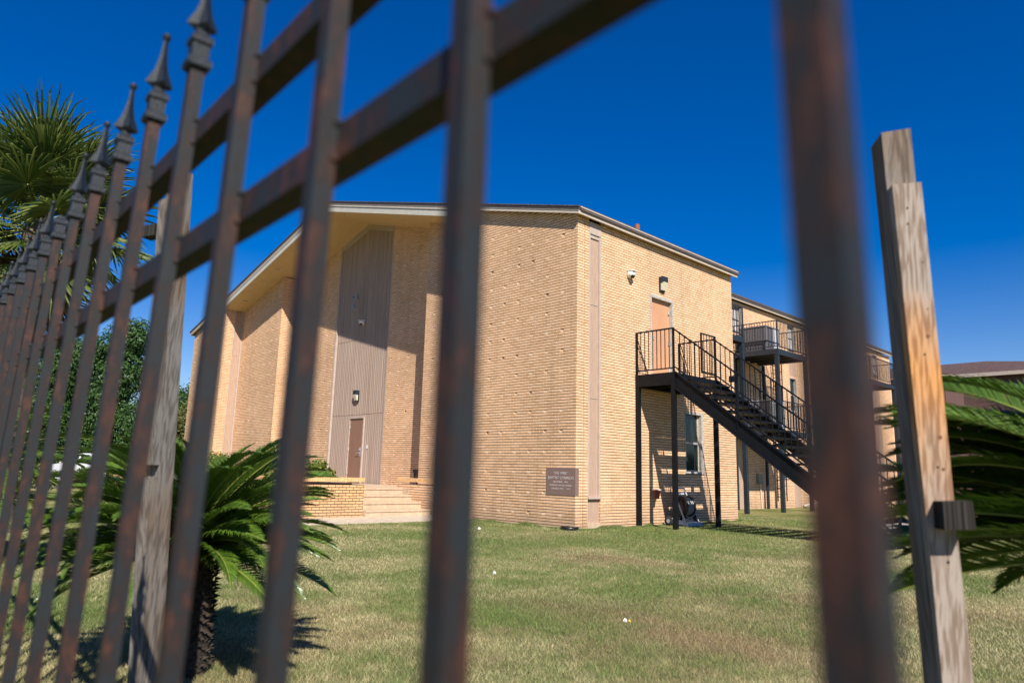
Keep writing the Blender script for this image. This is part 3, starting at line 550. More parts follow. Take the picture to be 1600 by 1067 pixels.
for i in range(4):
    for r_ in (.13, .17, .2): 
        pts = [Vector((.42 + r_ * math.cos(a) , 3.64 + i * .075 + .01 * math.sin(3 * a + i), .48 + r_ * math.sin(a))) for a in np.linspace(0, 2 * math.pi, 20)]; hb.tube(pts, .018, 6)
hb.tube([(.42, 3.7, .28), (.58, 3.75, .2), (.62, 3.9, .3), (.6, 4.0, .42), (.5, 3.95, .5)], .015, 6); hb.build('hose', M['hose'], hr, True)
for y in (3.33, 4.02):
    wh = MB().lathe((.22, y, .12), [(.03, -.03), (.11, -.03), (.12, 0), (.11, .03), (.03, .03)], 22, (0, 1, 0)).build('wheel', M['tyre'], hr, True); MB().lathe((.22, y, .12), [(.02, -.034), (.05, -.034), (.05, .034), (.02, .034)], 12, (0, 1, 0)).build('hub', M['grey'], wh)
# ================================================================ LONG WING
X4 = -4.0; ZT2 = 8.62
lw = thing('long_brick_wing', 'long two-storey tan brick wing set back behind the church', 'building', (-4, 20, 0))
WIN = [(14.2, 15.3, 7.28, 8.45, 'c'), (19.6, 20.35, 7.2, 8.4, 'c'), (14.2, 15.05, 4.3, 6.2, 'b'), (19.6, 20.3, 4.3, 5.88, 'g'), (18.4, 19.15, 1.25, 2.7, 'g'), (30.2, 31.0, 7.2, 8.4, 'c'), (24.5, 25.3, 7.2, 8.4, 'c'), (24.5, 25.3, 4.3, 5.88, 'g')]
PAN = [(14.55, 15.15, 0, 4.25), (19.6, 20.3, 0, 4.25), (19.6, 20.3, 5.93, 7.15), (30.2, 31.0, 0, 7.15)]
mb = MB(); jt_ = courses(mb, MB(), 'y', 7.3, 33.0, X4, 1, z1=ZT2, openings=[w_[:4] for w_ in WIN] + [p[:4] for p in PAN], marks=False)
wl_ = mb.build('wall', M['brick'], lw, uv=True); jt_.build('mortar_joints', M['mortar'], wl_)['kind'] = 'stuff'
mb = MB(); mb.box(-20.2, 7.4, 0, X4 - .3, 33, ZT2); mb.box(-20.2, 32.9, 0, X4 - .001, 33.0, ZT2); mb.build('wall', M['brick'], lw, uv=True)
for (y0, y1, z0, z1, t) in WIN:
    f_ = MB(); f_.box(X4 - .2, y0, z0, X4 + .012, y0 + .04, z1); f_.box(X4 - .2, y1 - .04, z0, X4 + .012, y1, z1); f_.box(X4 - .2, y0 + .04, z0, X4 + .03, y1 - .04, z0 + .05); f_.box(X4 - .2, y0 + .04, z1 - .04, X4 + .012, y1 - .04, z1)
    f_.box(X4 - .14, y0 + .04, (z0 + z1) / 2 - .02, X4 - .09, y1 - .04, (z0 + z1) / 2 + .02); f_ = f_.build('window', M['frame'], lw)
    if t == 'c':
        cu = MB(); m_ = 14
        for i in range(m_):
            a = y0 + .05 + (y1 - y0 - .1) * i / m_; b = y0 + .05 + (y1 - y0 - .1) * (i + 1) / m_; c = (a + b) / 2
            cu.quad((X4 - .15, a, z0 + .06), (X4 - .12, c, z0 + .06), (X4 - .12, c, z1 - .05), (X4 - .15, a, z1 - .05)); cu.quad((X4 - .12, c, z0 + .06), (X4 - .15, b, z0 + .06), (X4 - .15, b, z1 - .05), (X4 - .12, c, z1 - .05))
        cu.build('curtain', M['curtain'], f_)
    else: MB().box(X4 - .125, y0 + .04, z0 + .05, X4 - .115, y1 - .04, z1 - .04).build('pane', M['glass'], f_)
for (y0, y1, z0, z1) in PAN: MB().box(X4 - .2, y0 + .002, z0 + .005, X4 - .03, y1 - .002, z1).build('side_panel', M['strip'], lw)
rx0, rx1 = -20.4, X4 + .16; rm = (rx0 + rx1) / 2; zr2 = ZT2 + (rx1 - rm) * SLP
def gab2(mb, ya, yb, d0, d1, e=0):
    for (x0, z0, x1, z1) in ((rx0 - e, ZT2 - SLP * e, rm, zr2), (rm, zr2, rx1 + e, ZT2 - SLP * e)):
        mb.hexa([(x0, ya, z0 + d0), (x1, ya, z1 + d0), (x1, yb, z1 + d0), (x0, yb, z0 + d0)], [(x0, ya, z0 + d1), (x1, ya, z1 + d1), (x1, yb, z1 + d1), (x0, yb, z0 + d1)])
mb = MB(); gab2(mb, 7.45, 33.3, .05, .2, .04); mb.build('roof', M['shingle'], lw)
mb = MB(); mb.box(rx1 - .05, 7.45, ZT2 - .02, rx1 + .02, 33.3, ZT2 + .12); mb.build('fascia', M['trim'], lw)
mb = MB(); mb.box(rx1 - .03, 7.4, ZT2 + .122, rx1 + .06, 33.35, ZT2 + .2); mb.build('drip_edge', M['trimd'], lw)
cdn = MB(); cdn.tube([(X4 + .04, 16.45, 0), (X4 + .04, 16.35, 1.1)], .025); md = tag(cdn.build('electric_meter', M['conduit']), 'grey electric box on a pale conduit low on the far brick wall', 'electric box'); MB().box(X4 + .002, 16.1, 1.02, X4 + .13, 16.42, 1.42).build('box', M['meter'], md)
tag(MB().tube([(X4 + .05, 20.4, .06), (-3.7, 20.9, .2), (-3.5, 22, .22), (-3.4, 24, .15)], .05).build('drain_pipe', M['conduit']), 'pale pipe lying along the foot of the far brick wall', 'pipe')
# steel decks carrying air conditioners
def deck(name, label, y0, y1, floors, xo=-1.95, gap=None, posts=None):
    t = thing(name, label, 'steel deck', (-3, (y0 + y1) / 2, 0))
    for y in (posts or (y0 + .06, y1 - .06)):
        MB().box(xo - .07, y - .07, 0, xo + .07, y + .07, floors[-1] - .22).build('post', M['steelb'], t)
        MB().box(X4 + .15, y - .05, 0, X4 + .25, y + .05, floors[-1] - .22).build('post', M['steelb'], t)
    for z in floors:
        m = MB(); m.box(X4 + .02, y0, z - .2, xo + .08, y0 + .06, z); m.box(X4 + .02, y1 - .06, z - .2, xo + .08, y1, z); m.box(xo + .02, y0 + .06, z - .2, xo + .08, y1 - .06, z - .002)
        [m.box(X4 + .02, y, z - .18, xo + .02, y + .05, z - .03) for y in np.arange(y0 + .6, y1 - .2, .6)]; m.build('floor_frame', M['steelb'], t)
        f = MB(); x = X4 + .03
        while x < xo: f.box(x, y0 + .06, z - .02, x + .1, y1 - .06, z + .004); x += .13
        f.build('floor', M['steelb'], t)
        railing((X4 + .03, y0 + .03, z), (xo + .05, y0 + .03, z), 1.12, t, m='steelb'); railing((xo + .05, y0 + .03, z), (xo + .05, y1 - .03, z), 1.12, t, m='steelb', post0=False); railing((X4 + .03, y1 - .03, z), (xo + .05, y1 - .03, z), 1.12, t, m='steelb', post1=False)
    return t
dk = deck('utility_deck', 'two-level blue-grey steel deck carrying air conditioners beside the far wing', 14.1, 16.75, (3.1, 6.25))
deck('utility_deck', 'narrow blue-grey steel deck partly hidden behind the church corner', 9.0, 11.45, (6.28,))
deck('utility_deck', 'farthest steel deck with a railing near the end of the brick wing', 23.7, 27.1, (6.1,))
def acunit(x0, y0, z, x1, y1, h, label, strap=True):
    t = thing('air_conditioner', label, 'air conditioner', ((x0 + x1) / 2, (y0 + y1) / 2, z), 'air conditioners on the steel deck')
    b = MB(); b.box(x0 + .02, y0 + .02, z + .06, x1 - .02, y1 - .02, z + h - .04); b.build('coil', M['black'] if strap else M['acl'], t)
    c = MB()
    for (px, py) in ((x0, y0), (x1 - .05, y0), (x0, y1 - .05), (x1 - .05, y1 - .05)): c.box(px, py, z, px + .05, py + .05, z + h - .003)
    c.box(x0 - .005, y0 - .005, z + h, x1 + .005, y1 + .005, z + h + .05); c.box(x0, y0, z, x1, y1, z + .06); c.build('cabinet', M['ac'] if strap else M['acl'], t)
    l = MB(); zz = z + .08
    while zz < z + h - .06:
        l.box(x0 + .05, y0 + .003, zz, x1 - .05, y0 + .02, zz + .022)
        l.box(x1 - .02, y0 + .05, zz, x1 - .003, y0 + (y1 - y0) * .55, zz + .022); zz += .04
    xx = x0 + .08
    while xx < x1 - .05: l.box(xx, y0 - .003, z + .06, xx + .012, y0 + .004, z + h - .04); xx += .07
    l.build('louvres', M['ac'], t)
    MB().box(x1 - .018, y0 + (y1 - y0) * .55, z + .06, x1 + .002, y1 - .05, z + h - .03).build('service_panel', M['acl'], t)
    fg = MB(); cx, cy = (x0 + x1) / 2, (y0 + y1) / 2
    [fg.lathe((cx, cy, z + h + .05), [(r, 0), (r + .008, 0), (r + .008, .012), (r, .012)], 28) for r in np.arange(.06, (x1 - x0) / 2 - .05, .06)]; fg.build('fan_grille', M['black'], t)
    if strap: MB().box(x0 - .004, y0 - .006, z + .36, x1 + .004, y0 - .002, z + .44).build('strap', M['black'], t)
acunit(-3.75, 14.55, 6.29, -2.55, 15.7, 1.0, 'large louvred grey air conditioner on the upper level of the steel deck')
acunit(-3.75, 14.55, 3.14, -2.45, 15.7, 1.12, 'plain pale grey air conditioner on the lower level of the steel deck', False)
ld = thing('wall_ladder', 'thin dark steel ladder fixed to the far brick wall between deck levels', 'ladder', (X4, 18.2, 3))
r = MB(); r.bar((X4 + .12, 17.75, 0.3), (X4 + .12, 17.75, 7.0), .03, .05); r.build('side_rail', M['steel'], ld); r = MB(); r.bar((X4 + .12, 18.6, .3), (X4 + .12, 18.6, 7.0), .03, .05); r.build('side_rail', M['steel'], ld)
for k in range(18): MB().bar((X4 + .12, 17.76, .6 + k * .36), (X4 + .12, 18.59, .6 + k * .36), .025).build('rung', M['steel'], ld)
# ================================================================ FAR HOUSES (right background)
fb = thing('hip_roofed_building', 'distant brown building under a broad brown hip roof', 'building', (0, 50, 0))
MB().box(-14, 46.9, 0, 9, 61, 8.95).build('wall', M['red'], fb)
zr_ = 10.95; ridge = [(-13, 54, zr_), (-3.6, 54, zr_)]
e0 = [(-15, 46.4, 9.05), (6.5, 46.4, 9.05), (6.5, 61.6, 9.05), (-15, 61.6, 9.05)]
r = MB(); r.v = e0 + ridge; r.f = [(0, 1, 5, 4), (1, 2, 5), (2, 3, 4, 5), (3, 0, 4)]; r.build('roof', M['shingle2'], fb)
r = MB(); r.box(-15, 46.38, 8.78, 6.5, 46.46, 9.04); r.box(6.44, 46.46, 8.78, 6.52, 61.6, 9.04); r.build('fascia', M['aggr_frame'], fb)
MB().box(-15, 46.46, 8.9, 6.44, 61.6, 8.96).build('soffit', M['trimd'], fb)
fw = thing('low_side_wing', 'dark purplish stucco wing with a pale roof edge beyond the wooden post', 'building', (-3, 36, 0))
MB().box(-7, 33.7, 0, -1.35, 37.3, 7.25).build('wall', M['red'], fw); MB().box(-7.2, 33.4, 7.36, -.98, 37.6, 7.42).build('roof', M['shingle2'], fw)
r = MB(); r.box(-1.02, 33.4, 7.27, -.96, 37.6, 7.355); r.box(-7.2, 33.4, 7.27, -1.02, 33.46, 7.355); r.build('fascia', M['aggr_frame'], fw)
MB().box(-7.1, 33.5, 7.255, -1.03, 37.5, 7.268).build('soffit', M['band'], fw)
# ================================================================ IRON FENCE
FS = .24; FX, FY, FA, ZB, ZTIP, FSL, FLX, FLY = 10.61301, -12.09288, 3.08869, 1.81612, 1.99115, 0.00635, -0.04527, 0.04155
FD = Vector((math.cos(FA), math.sin(FA), 0)); FN = Vector((-FD.y, FD.x, 0))
if FN.y < 0: FN = -FN
def fpos(i, z, off=0): # point on the fence: picket number, height, offset behind the pickets
    p = Vector((FX, FY, 0)) + FD * (i * FS) + FN * off
    return Vector((p.x + FLX * (z - 1.2), p.y + FLY * (z - 1.2), z + FSL * i * FS))
fe = thing('iron_fence', 'rusting black picket fence with spear finials crossing the foreground', 'fence', fpos(4, 0))
PW = .0205
FADJ = {2: -.04, 0: -.012}
def sect(c, hw, d=FD, n=FN): return [c - d * hw - n * hw, c + d * hw - n * hw, c + d * hw + n * hw, c - d * hw + n * hw]
def stack(mb, i, prof, four=False):
    bend = (lambda z: .008 + .010 * min(max((1.345 - z) / .23, -.5), 1.6)) if four else (lambda z: 0)   # the nearest picket is bent a little
    rings = [sect(fpos(i + bend(z), z), hw) for z, hw in prof]; vs = [v for r_ in rings for v in r_]; m = len(prof)
    fs = [(a * 4 + k, a * 4 + (k + 1) % 4, (a + 1) * 4 + (k + 1) % 4, (a + 1) * 4 + k) for a in range(m - 1) for k in range(4)] + [(3, 2, 1, 0), tuple(4 * (m - 1) + k for k in range(4))]
    mb.add(vs, fs)
def dbend(z): return 0
PCK = {}
for i in range(-5, 27):
    ii = i + FADJ.get(i, 0) + random.uniform(-.006, .006) * (1 if i > 2 else 0); z0 = .02
    m = MB(); stack(m, ii, [(z0, PW / 2), (.8, PW / 2), (.98, PW / 2), (1.12, PW / 2), (1.25, PW / 2), (1.4, PW / 2), (1.5, PW / 2), (ZB, PW / 2)], i == 0)
    for zr_w in (1.489, 1.527, 1.680, 1.718):
        for sd_w in (-1, 1): m.tube([fpos(ii + sd_w * (PW / 2 + .001) / FS, zr_w, .004), fpos(ii + sd_w * (PW / 2 + .001) / FS, zr_w, .0125)], [.002, .0042], 6)
    pk = m.build('picket', M['rust'], fe)
    f = MB(); h = .0095
    prof = [(ZB - .012, h * 1.45), (ZB - .008, h * 1.85), (ZB + .003, h * 1.85), (ZB + .007, h * 1.35), (ZB + .031, h * 1.35), (ZB + .034, h * 1.7), (ZB + .043, h * 1.7), (ZB + .052, h * .95), (ZB + .058, h * .95)]
    stack(f, ii, prof)
    if i != 9:
        zb = ZB + .058
        prof2 = [(zb, h * 1.0), (zb + .008, h * 2.1), (zb + .016, h * 1.85), (zb + .036, h * 1.1), (zb + .056, h * .72), (zb + .076, h * .5), (zb + .098, h * .36), (zb + .102, h * .36)]
        # four fins: star section
        rings = []
        for z, hw in prof2:
            c = fpos(ii, z); r_ = []
            for k in range(8):
                a = k * math.pi / 4 ; rad = hw * 1.2 if k % 2 == 0 else hw * .66
                r_.append(c + FD * math.cos(a) * rad + FN * math.sin(a) * rad)
            rings.append(r_)
        vs = [v for r_ in rings for v in r_]; mm = len(rings)
        f.add(vs, [(a * 8 + k, a * 8 + (k + 1) % 8, (a + 1) * 8 + (k + 1) % 8, (a + 1) * 8 + k) for a in range(mm - 1) for k in range(8)] + [tuple(range(8))[::-1]])
        ct = fpos(ii, ZTIP - .008); f.lathe(ct, [(.001, -.008), (.0055, -.006), (.008, 0), (.0055, .006), (.001, .008)], 10)
    fo = f.build('finial', M['finial'], pk)
    if i == 9: fo['label'] = 'finial collar whose spear head has broken off'
def rail(za, zb_, o0=.0095, o1=.043):
    m = MB(); a, b = -5.3, 26.3; N = 40
    for k in range(N):
        u, v = a + (b - a) * k / N, a + (b - a) * (k + 1) / N
        m.hexa([fpos(u, za, o0), fpos(v, za, o0), fpos(v, za, o1), fpos(u, za, o1)], [fpos(u, zb_, o0), fpos(v, zb_, o0), fpos(v, zb_, o1), fpos(u, zb_, o1)])
    return m.build('rail', M['rust'], fe)
rail(1.489, 1.527); rail(1.680, 1.718); rail(.22, .258)
m = MB(); hp = .027; c0 = lambda z: fpos(12.45, z, .026)
m.hexa(sect(c0(0), hp), sect(c0(1.86), hp)); m.build('fence_post', M['rust'], fe); m = MB(); m.hexa(sect(c0(1.861), hp * 1.2), sect(c0(1.885), hp * 1.2)); m.build('post_cap', M['finial'], fe)
# ================================================================ WOODEN POSTS
def lean(base, tp, hx, hy, rot, z0, z1, jag=0):
    """leaning box between base centre and top centre, half sizes hx (along its face) and hy"""
    m = MB(); a = Vector((math.cos(rot), math.sin(rot), 0)); b = Vector((-a.y, a.x, 0)); base = Vector(base); tp = Vector(tp); N = 7; rings = []
    for k in range(N):
        t = k / (N - 1); c = base.lerp(tp, t); w_ = random.uniform(-.0012, .0012)
        rings.append([c - a * (hx + w_) - b * hy, c + a * (hx + w_) - b * hy, c + a * (hx + w_) + b * hy, c - a * (hx + w_) + b * hy])
    if jag:
        for v, s_ in zip(rings[-1], (-.4, .9, .3, -.8)): v.z += jag * s_
    vs = [v for r_ in rings for v in r_]
    m.add(vs, [(i * 4 + k, i * 4 + (k + 1) % 4, (i + 1) * 4 + (k + 1) % 4, (i + 1) * 4 + k) for i in range(N - 1) for k in range(4)] + [(3, 2, 1, 0), tuple(4 * (N - 1) + k for k in range(4))])
    return m
def P3(base, tp, t): return Vector(base).lerp(Vector(tp), t)
# right-hand post: face normal turned towards the sun side
PR = math.radians(-53) + math.pi / 2      # direction of the face width
ra = Vector((math.cos(PR), math.sin(PR), 0)); rn = Vector((math.cos(PR - math.pi / 2), math.sin(PR - math.pi / 2), 0))
rp = thing('wooden_post', 'weathered square wooden post with a second plank nailed to its face, right foreground', 'wooden post', (10.0, -10.05, 0), 'old wooden posts behind the iron fence')
RB0 = Vector((10.040, -9.963, 0)); RT0 = Vector((10.065, -10.210, 2.205))
m = lean(RB0, RT0, .039, .0445, PR, 0, 0, .008); m.build('back_post', M['wood2'], rp)
fo_ = rn * (.0445 + .0195) + ra * .0
RB1 = RB0 + fo_; RT1 = RB0.lerp(RT0, 2.035 / 2.205) + fo_
m = lean(RB1, RT1, .0375, .019, PR, 0, 0, .003); fb_ = m.build('front_plank', M['wood'], rp, loc=RB1)
def spot(z, u, r_, mt, nm, par=rp, d=.0005, asp=1.0):
    c = RB1.lerp(RT1, z / RT1.z) + ra * u + rn * (.019 + d)
    mm = MB(); vs = [c + ra * math.cos(t) * r_ + Vector((0, 0, math.sin(t) * r_ * asp)) for t in np.linspace(0, 2 * math.pi, 13)[:-1]]; vs2 = [v - rn * .004 for v in vs]
    mm.add(vs + vs2, [tuple(range(12))] + [(k, (k + 1) % 12, 12 + (k + 1) % 12, 12 + k) for k in range(12)]); mm.build(nm, mt, fb_ if False else par)
for z, u, r_, mt, nm in ((1.605, .014, .0055, 'knot', 'knot'), (1.33, .018, .0055, 'knot', 'knot'), (1.245, .018, .0045, 'knot', 'knot'), (1.965, -.005, .003, 'hole', 'nail_hole'), (1.92, -.008, .0035, 'knot', 'knot'), (1.81, .02, .002, 'hole', 'nail_hole'), (1.68, .02, .002, 'hole', 'nail_hole'), (1.555, .001, .003, 'hole', 'nail_hole'), (1.25, .004, .003, 'hole', 'nail_hole'), (1.0, .006, .004, 'hole', 'nail_hole')): spot(z, u, r_, M[mt], nm)
cb = RB1.lerp(RT1, 1.125 / 2.035) + rn * (.019 + .033) + ra * .018
m = MB(); m.hexa([cb + ra * a_ + rn * b_ + Vector((0, 0, -.037 + z_)) for a_, b_, z_ in ((-.036, .032, .0), (.038, .032, .004), (.036, -.032, .004), (-.036, -.032, 0))], [cb + ra * a_ + rn * b_ + Vector((0, 0, .035 + z_)) for a_, b_, z_ in ((-.036, .032, 0), (.036, .032, .003), (.037, -.032, .004), (-.036, -.032, .0))]); bl = m.build('wooden_block', M['wood3'], rp)
# left-hand post seen through the pickets
LR = math.radians(21)
lp = thing('wooden_post', 'grey notched wooden post seen through the pickets at the left', 'wooden post', (7.4, -11.2, 0), 'old wooden posts behind the iron fence')
LB = Vector((7.342, -11.184, -.241)); LT = Vector((7.684, -11.418, 2.411)); LB += (LT - LB) * (-LB.z / (LT.z - LB.z)); la = Vector((math.cos(LR), math.sin(LR), 0)); ln_ = Vector((-la.y, la.x, 0))
m = lean(LB, LT, .035, .035, LR, 0, 0, .012); m.build('back_post', M['wood2'], lp, loc=LB)
b0 = LB - ln_ * .052; t0 = LB.lerp(LT, 1.15 / 2.411) - ln_ * .052
m = lean(b0, t0, .033, .0165, LR, 0, 0, .002); m.build('front_plank', M['wood2'], lp, loc=b0)
b1 = LB.lerp(LT, 1.20 / 2.411) - ln_ * .052; t1 = LB.lerp(LT, 2.28 / 2.411) - ln_ * .052
m = lean(b1, t1, .033, .0165, LR, 0, 0, .006); m.build('front_plank', M['wood2'], lp, loc=b1)
c = LB.lerp(LT, 2.14 / 2.411) - la * .085 - ln_ * .035; MB().hexa([c + la * a_ + ln_ * b_ for a_, b_ in ((-.05, -.03), (.03, -.03), (.03, .02), (-.05, .02))], [c + la * a_ + ln_ * b_ + Vector((0, 0, .05)) for a_, b_ in ((-.05, -.03), (.03, -.03), (.03, .02), (-.05, .02))]).build('rail_stub', M['wood3'], lp)
# ================================================================ PLANTS
def frond_mesh(L, elev, droop, nl=58, ll=.17, lw=.011, seed=0, tw=.0):
    r_ = random.Random(seed); pts = []; p = Vector((0, 0, 0)); e = elev; N = 26
    for k in range(N + 1):
        pts.append(p.copy()); e -= droop / N * (0.4 + 1.4 * k / N); p = p + Vector((math.cos(e), 0, math.sin(e))) * (L / N)
    mb = MB()
    for k in range(nl):
        t = .13 + .87 * (k + .5) / nl; f = t * N; i = min(int(f), N - 1); c = pts[i].lerp(pts[i + 1], f - i); d = (pts[i + 1] - pts[i]).normalized(); up = Vector((-d.z, 0, d.x))
        l_ = ll * (math.sin(math.pi * min(1, .18 + .86 * t)) ** .6 * .9 + .1) * r_.uniform(.9, 1.06)
        fw_ = math.radians(35 + 32 * t)
        for sd in (-1, 1):
            side = Vector((0, sd, 0)); v = (side * math.cos(fw_) + d * math.sin(fw_)).normalized(); v = (v + up * (.28 + r_.uniform(-.08, .08))).normalized(); nn = d.cross(v).normalized(); wv = v.cross(nn).normalized()
            w_ = lw * .5; q0 = c; q1 = c + v * l_ * .55; q2 = c + v * l_ + Vector((0, 0, -1)) * l_ * r_.uniform(.08, .24)
            mb.add([q0 - wv * w_ * .8, q0 + wv * w_ * .8, q1 + wv * w_, q1 - wv * w_, q2], [(0, 1, 2, 3), (3, 2, 4)])
    rc = MB().tube(pts[::2], [.0065 * (1 - .75 * k / 13) for k in range(len(pts[::2]))], 5)
    return mb, rc
def mesh_of(mb, name, m, smooth=False):
    o = mb.build(name, m, None, smooth); me = o.data; bpy.data.objects.remove(o); return me
def cycad(name, label, x, y, zt_, L, nf, seed, rtrunk=.15, group='cycads on the lawn', ll=.17, lw=.011, nl=58, emin=-25, emax=82, dscale=1.0, avoid=None):
    t = thing(name, label, 'cycad', (x, y, 0), group); r_ = random.Random(seed)
    tk = MB(); prof = [(rtrunk * 1.1, 0), (rtrunk * 1.05, zt_ * .3), (rtrunk * .95, zt_ * .7), (rtrunk * .9, zt_ - .05), (rtrunk * .45, zt_ + .05)]; tk.lathe((x, y, 0), prof, 16)
    for k in range(420):   # old leaf bases
        a = k * 2.399963; z = zt_ * (k + .5) / 420; rr = rtrunk * 1.02; c = Vector((x + rr * math.cos(a), y + rr * math.sin(a), z)); o_ = Vector((math.cos(a), math.sin(a), 0)); s_ = Vector((-o_.y, o_.x, 0))
        l_ = r_.uniform(.02, .055); tk.add([c - s_ * .014, c + s_ * .014, c + Vector((0, 0, .022)) , c + o_ * l_ + Vector((0, 0, r_.uniform(.0, .04)))], [(0, 1, 3), (1, 2, 3), (2, 0, 3)])
    tk.build('trunk', M['cycadbark'], t)
    va = []
    for k in range(9):
        e = math.radians(emin + (emax - emin) * k / 8); mb, rc = frond_mesh(L * r_.uniform(.92, 1.05), e, math.radians(r_.uniform(45, 75) * dscale * (1.15 if k > 4 else .9)), nl, ll, lw, seed * 100 + k)
        va.append((mesh_of(mb, 'frond', M['frond']), mesh_of(rc, 'stem', M['rachis'], True)))
    for k in range(nf):
        u = (k + .5) / nf; vi = min(8, int(9 * (u ** .8))); me, ms = va[vi]
        o = bpy.data.objects.new('frond', me); COL.objects.link(o); o.parent = t; o.location = (0, 0, zt_); az = k * 2.399963 + r_.uniform(-.15, .15)
        if avoid and avoid[0] < math.degrees(az) % 360 < avoid[1]: bpy.data.objects.remove(o); continue
        o.rotation_euler = (r_.uniform(-.4, .4), r_.uniform(-.13, .13), az); sc_ = r_.uniform(.9, 1.08); o.scale = (sc_,) * 3
        s2 = bpy.data.objects.new('stem', ms); COL.objects.link(s2); s2.parent = o
    return t
cycad('cycad', 'big dark green cycad with a shaggy trunk behind the pickets at the left', 6.15, -10.65, .70, .97, 130, 3, .165, ll=.16, lw=.0062, nl=120, emin=2, emax=66, dscale=.72)
cycad('cycad', 'large cycad reaching in from the right edge behind the wooden post', 10.64, -9.6, 1.02, .97, 230, 5, .16, ll=.18, lw=.0075, nl=130, emin=6, emax=54, dscale=.75, avoid=(200, 322))
cycad('cycad', 'farther feathery cycad low at the left behind the fence bars', .1, -11.1, 1.1, 1.5, 60, 9, .2, ll=.24, lw=.014, nl=70)
# fan palm
def fan_mesh(R, pet, seed, dead=False):
    r_ = random.Random(seed); mb = MB(); pts = [Vector((pet * t, 0, -.12 * t * t)) for t in np.linspace(0, 1, 6)]; hub = pts[-1]; ns = 44
    for k in range(ns):
        a = math.radians(-150 + 300 * (k + .5) / ns); hw = math.radians(300 / ns / 2); l_ = R * (1 - .25 * abs(a) / 2.6) * r_.uniform(.92, 1.05)
        def pt(rr, aa, dz=0, droop=0): return hub + Vector((math.cos(aa) * rr, math.sin(aa) * rr * .95, dz - abs(math.sin(aa)) * .16 * rr - droop))
        m_ = .42 * l_; dr = r_.uniform(.05, .42) * l_ * (2.2 if dead else 1)
        A = pt(0.02, a); B = pt(m_, a - hw, -.012); C_ = pt(m_, a, .03); D_ = pt(m_, a + hw, -.012); E_ = pt(l_ * .85, a + r_.uniform(-.05, .05), 0, dr * .45); F_ = pt(l_, a + r_.uniform(-.1, .1), 0, dr); wv = Vector((-math.sin(a), math.cos(a), 0)) * .012 * R
        mb.add([A, B, C_, D_, E_ - wv, E_ + wv, F_], [(0, 1, 2), (0, 2, 3), (1, 4, 2), (2, 5, 3), (2, 4, 5), (4, 6, 5)])
    pe = MB().tube(pts, [.02, .017, .014, .012, .011, .01], 6)
    return mb, pe
pt_ = thing('fan_palm', 'tall fan palm with bright green leaves and dry skirt behind the fence', 'palm', (-4.15, -10.0, 0))
tk = MB(); tk.lathe((-4.15, -10.0, 0), [(.32, 0), (.24, .5), (.2, 2), (.2, 4.4), (.26, 5.2), (.15, 5.6)], 16)
for k in range(260):
    a = k * 2.4; z = 2.6 + 2.9 * k / 260; o_ = Vector((math.cos(a), math.sin(a), 0)); s_ = Vector((-o_.y, o_.x, 0)); c = Vector((-4.15, -10, z)) + o_ * .2; tk.add([c - s_ * .04, c + s_ * .04, c + o_ * random.uniform(.08, .25) + Vector((0, 0, random.uniform(.1, .3)))], [(0, 1, 2)])
tk.build('trunk', M['bark'], pt_)
fm = [tuple(mesh_of(q_, nme, mt) for q_, nme, mt in zip(fan_mesh(random.uniform(.95, 1.2), 1.05, s_), ('leaf', 'leaf_stem'), (M['fan'], M['rachis']))) for s_ in range(4)]
fdm = [tuple(mesh_of(q_, nme, mt) for q_, nme, mt in zip(fan_mesh(1.0, .8, 50 + s_, True), ('dead_leaf', 'leaf_stem'), (M['fandead'], M['straw']))) for s_ in range(2)]
for k in range(66):
    dead = k < 20; me, ms = (fdm if dead else fm)[k % (2 if dead else 4)]; o = bpy.data.objects.new('dead_leaf' if dead else 'leaf', me); COL.objects.link(o); o.parent = pt_; o.location = (0, 0, 5.1 + (.5 if not dead else 0) * k / 66)
    e = math.radians(random.uniform(-85, -50)) if dead else math.radians(-50 + 135 * ((k - 16) / 50) ** .85 + random.uniform(-8, 8))
    o.rotation_euler = (random.uniform(-.5, .5), -e, k * 2.399963 + random.uniform(-.2, .2)); sc_ = random.uniform(.85, 1.1); o.scale = (sc_,) * 3
    s2 = bpy.data.objects.new('leaf_stem', ms); COL.objects.link(s2); s2.parent = o
# leaf clouds
def cloud(blobs, n, size, seed, flat=1.0):
    r_ = np.random.default_rng(seed); bl = np.array(blobs); wts = bl[:, 3] ** 2; wts /= wts.sum(); ix = r_.choice(len(bl), n, p=wts)
    d = r_.normal(size=(n, 3)); d /= np.linalg.norm(d, axis=1)[:, None]; rad = bl[ix, 3] * (r_.random(n) ** .45) ; c = bl[ix, :3] + d * rad[:, None] * np.array([1, 1, flat])
    nr = d + r_.normal(size=(n, 3)) * .7; nr[:, 2] += .3; nr /= np.linalg.norm(nr, axis=1)[:, None]; a = np.cross(nr, r_.normal(size=(n, 3))); a /= np.linalg.norm(a, axis=1)[:, None]; b = np.cross(nr, a); s_ = size * r_.uniform(.6, 1.3, n)[:, None]
    V = np.stack([c - a * s_, c - b * s_ * .45, c + a * s_, c + b * s_ * .45], 1).reshape(-1, 3)
    mb = MB(); mb.v = [tuple(v) for v in V.tolist()]; mb.f = [(4 * i, 4 * i + 1, 4 * i + 2, 4 * i + 3) for i in range(n)]; return mb
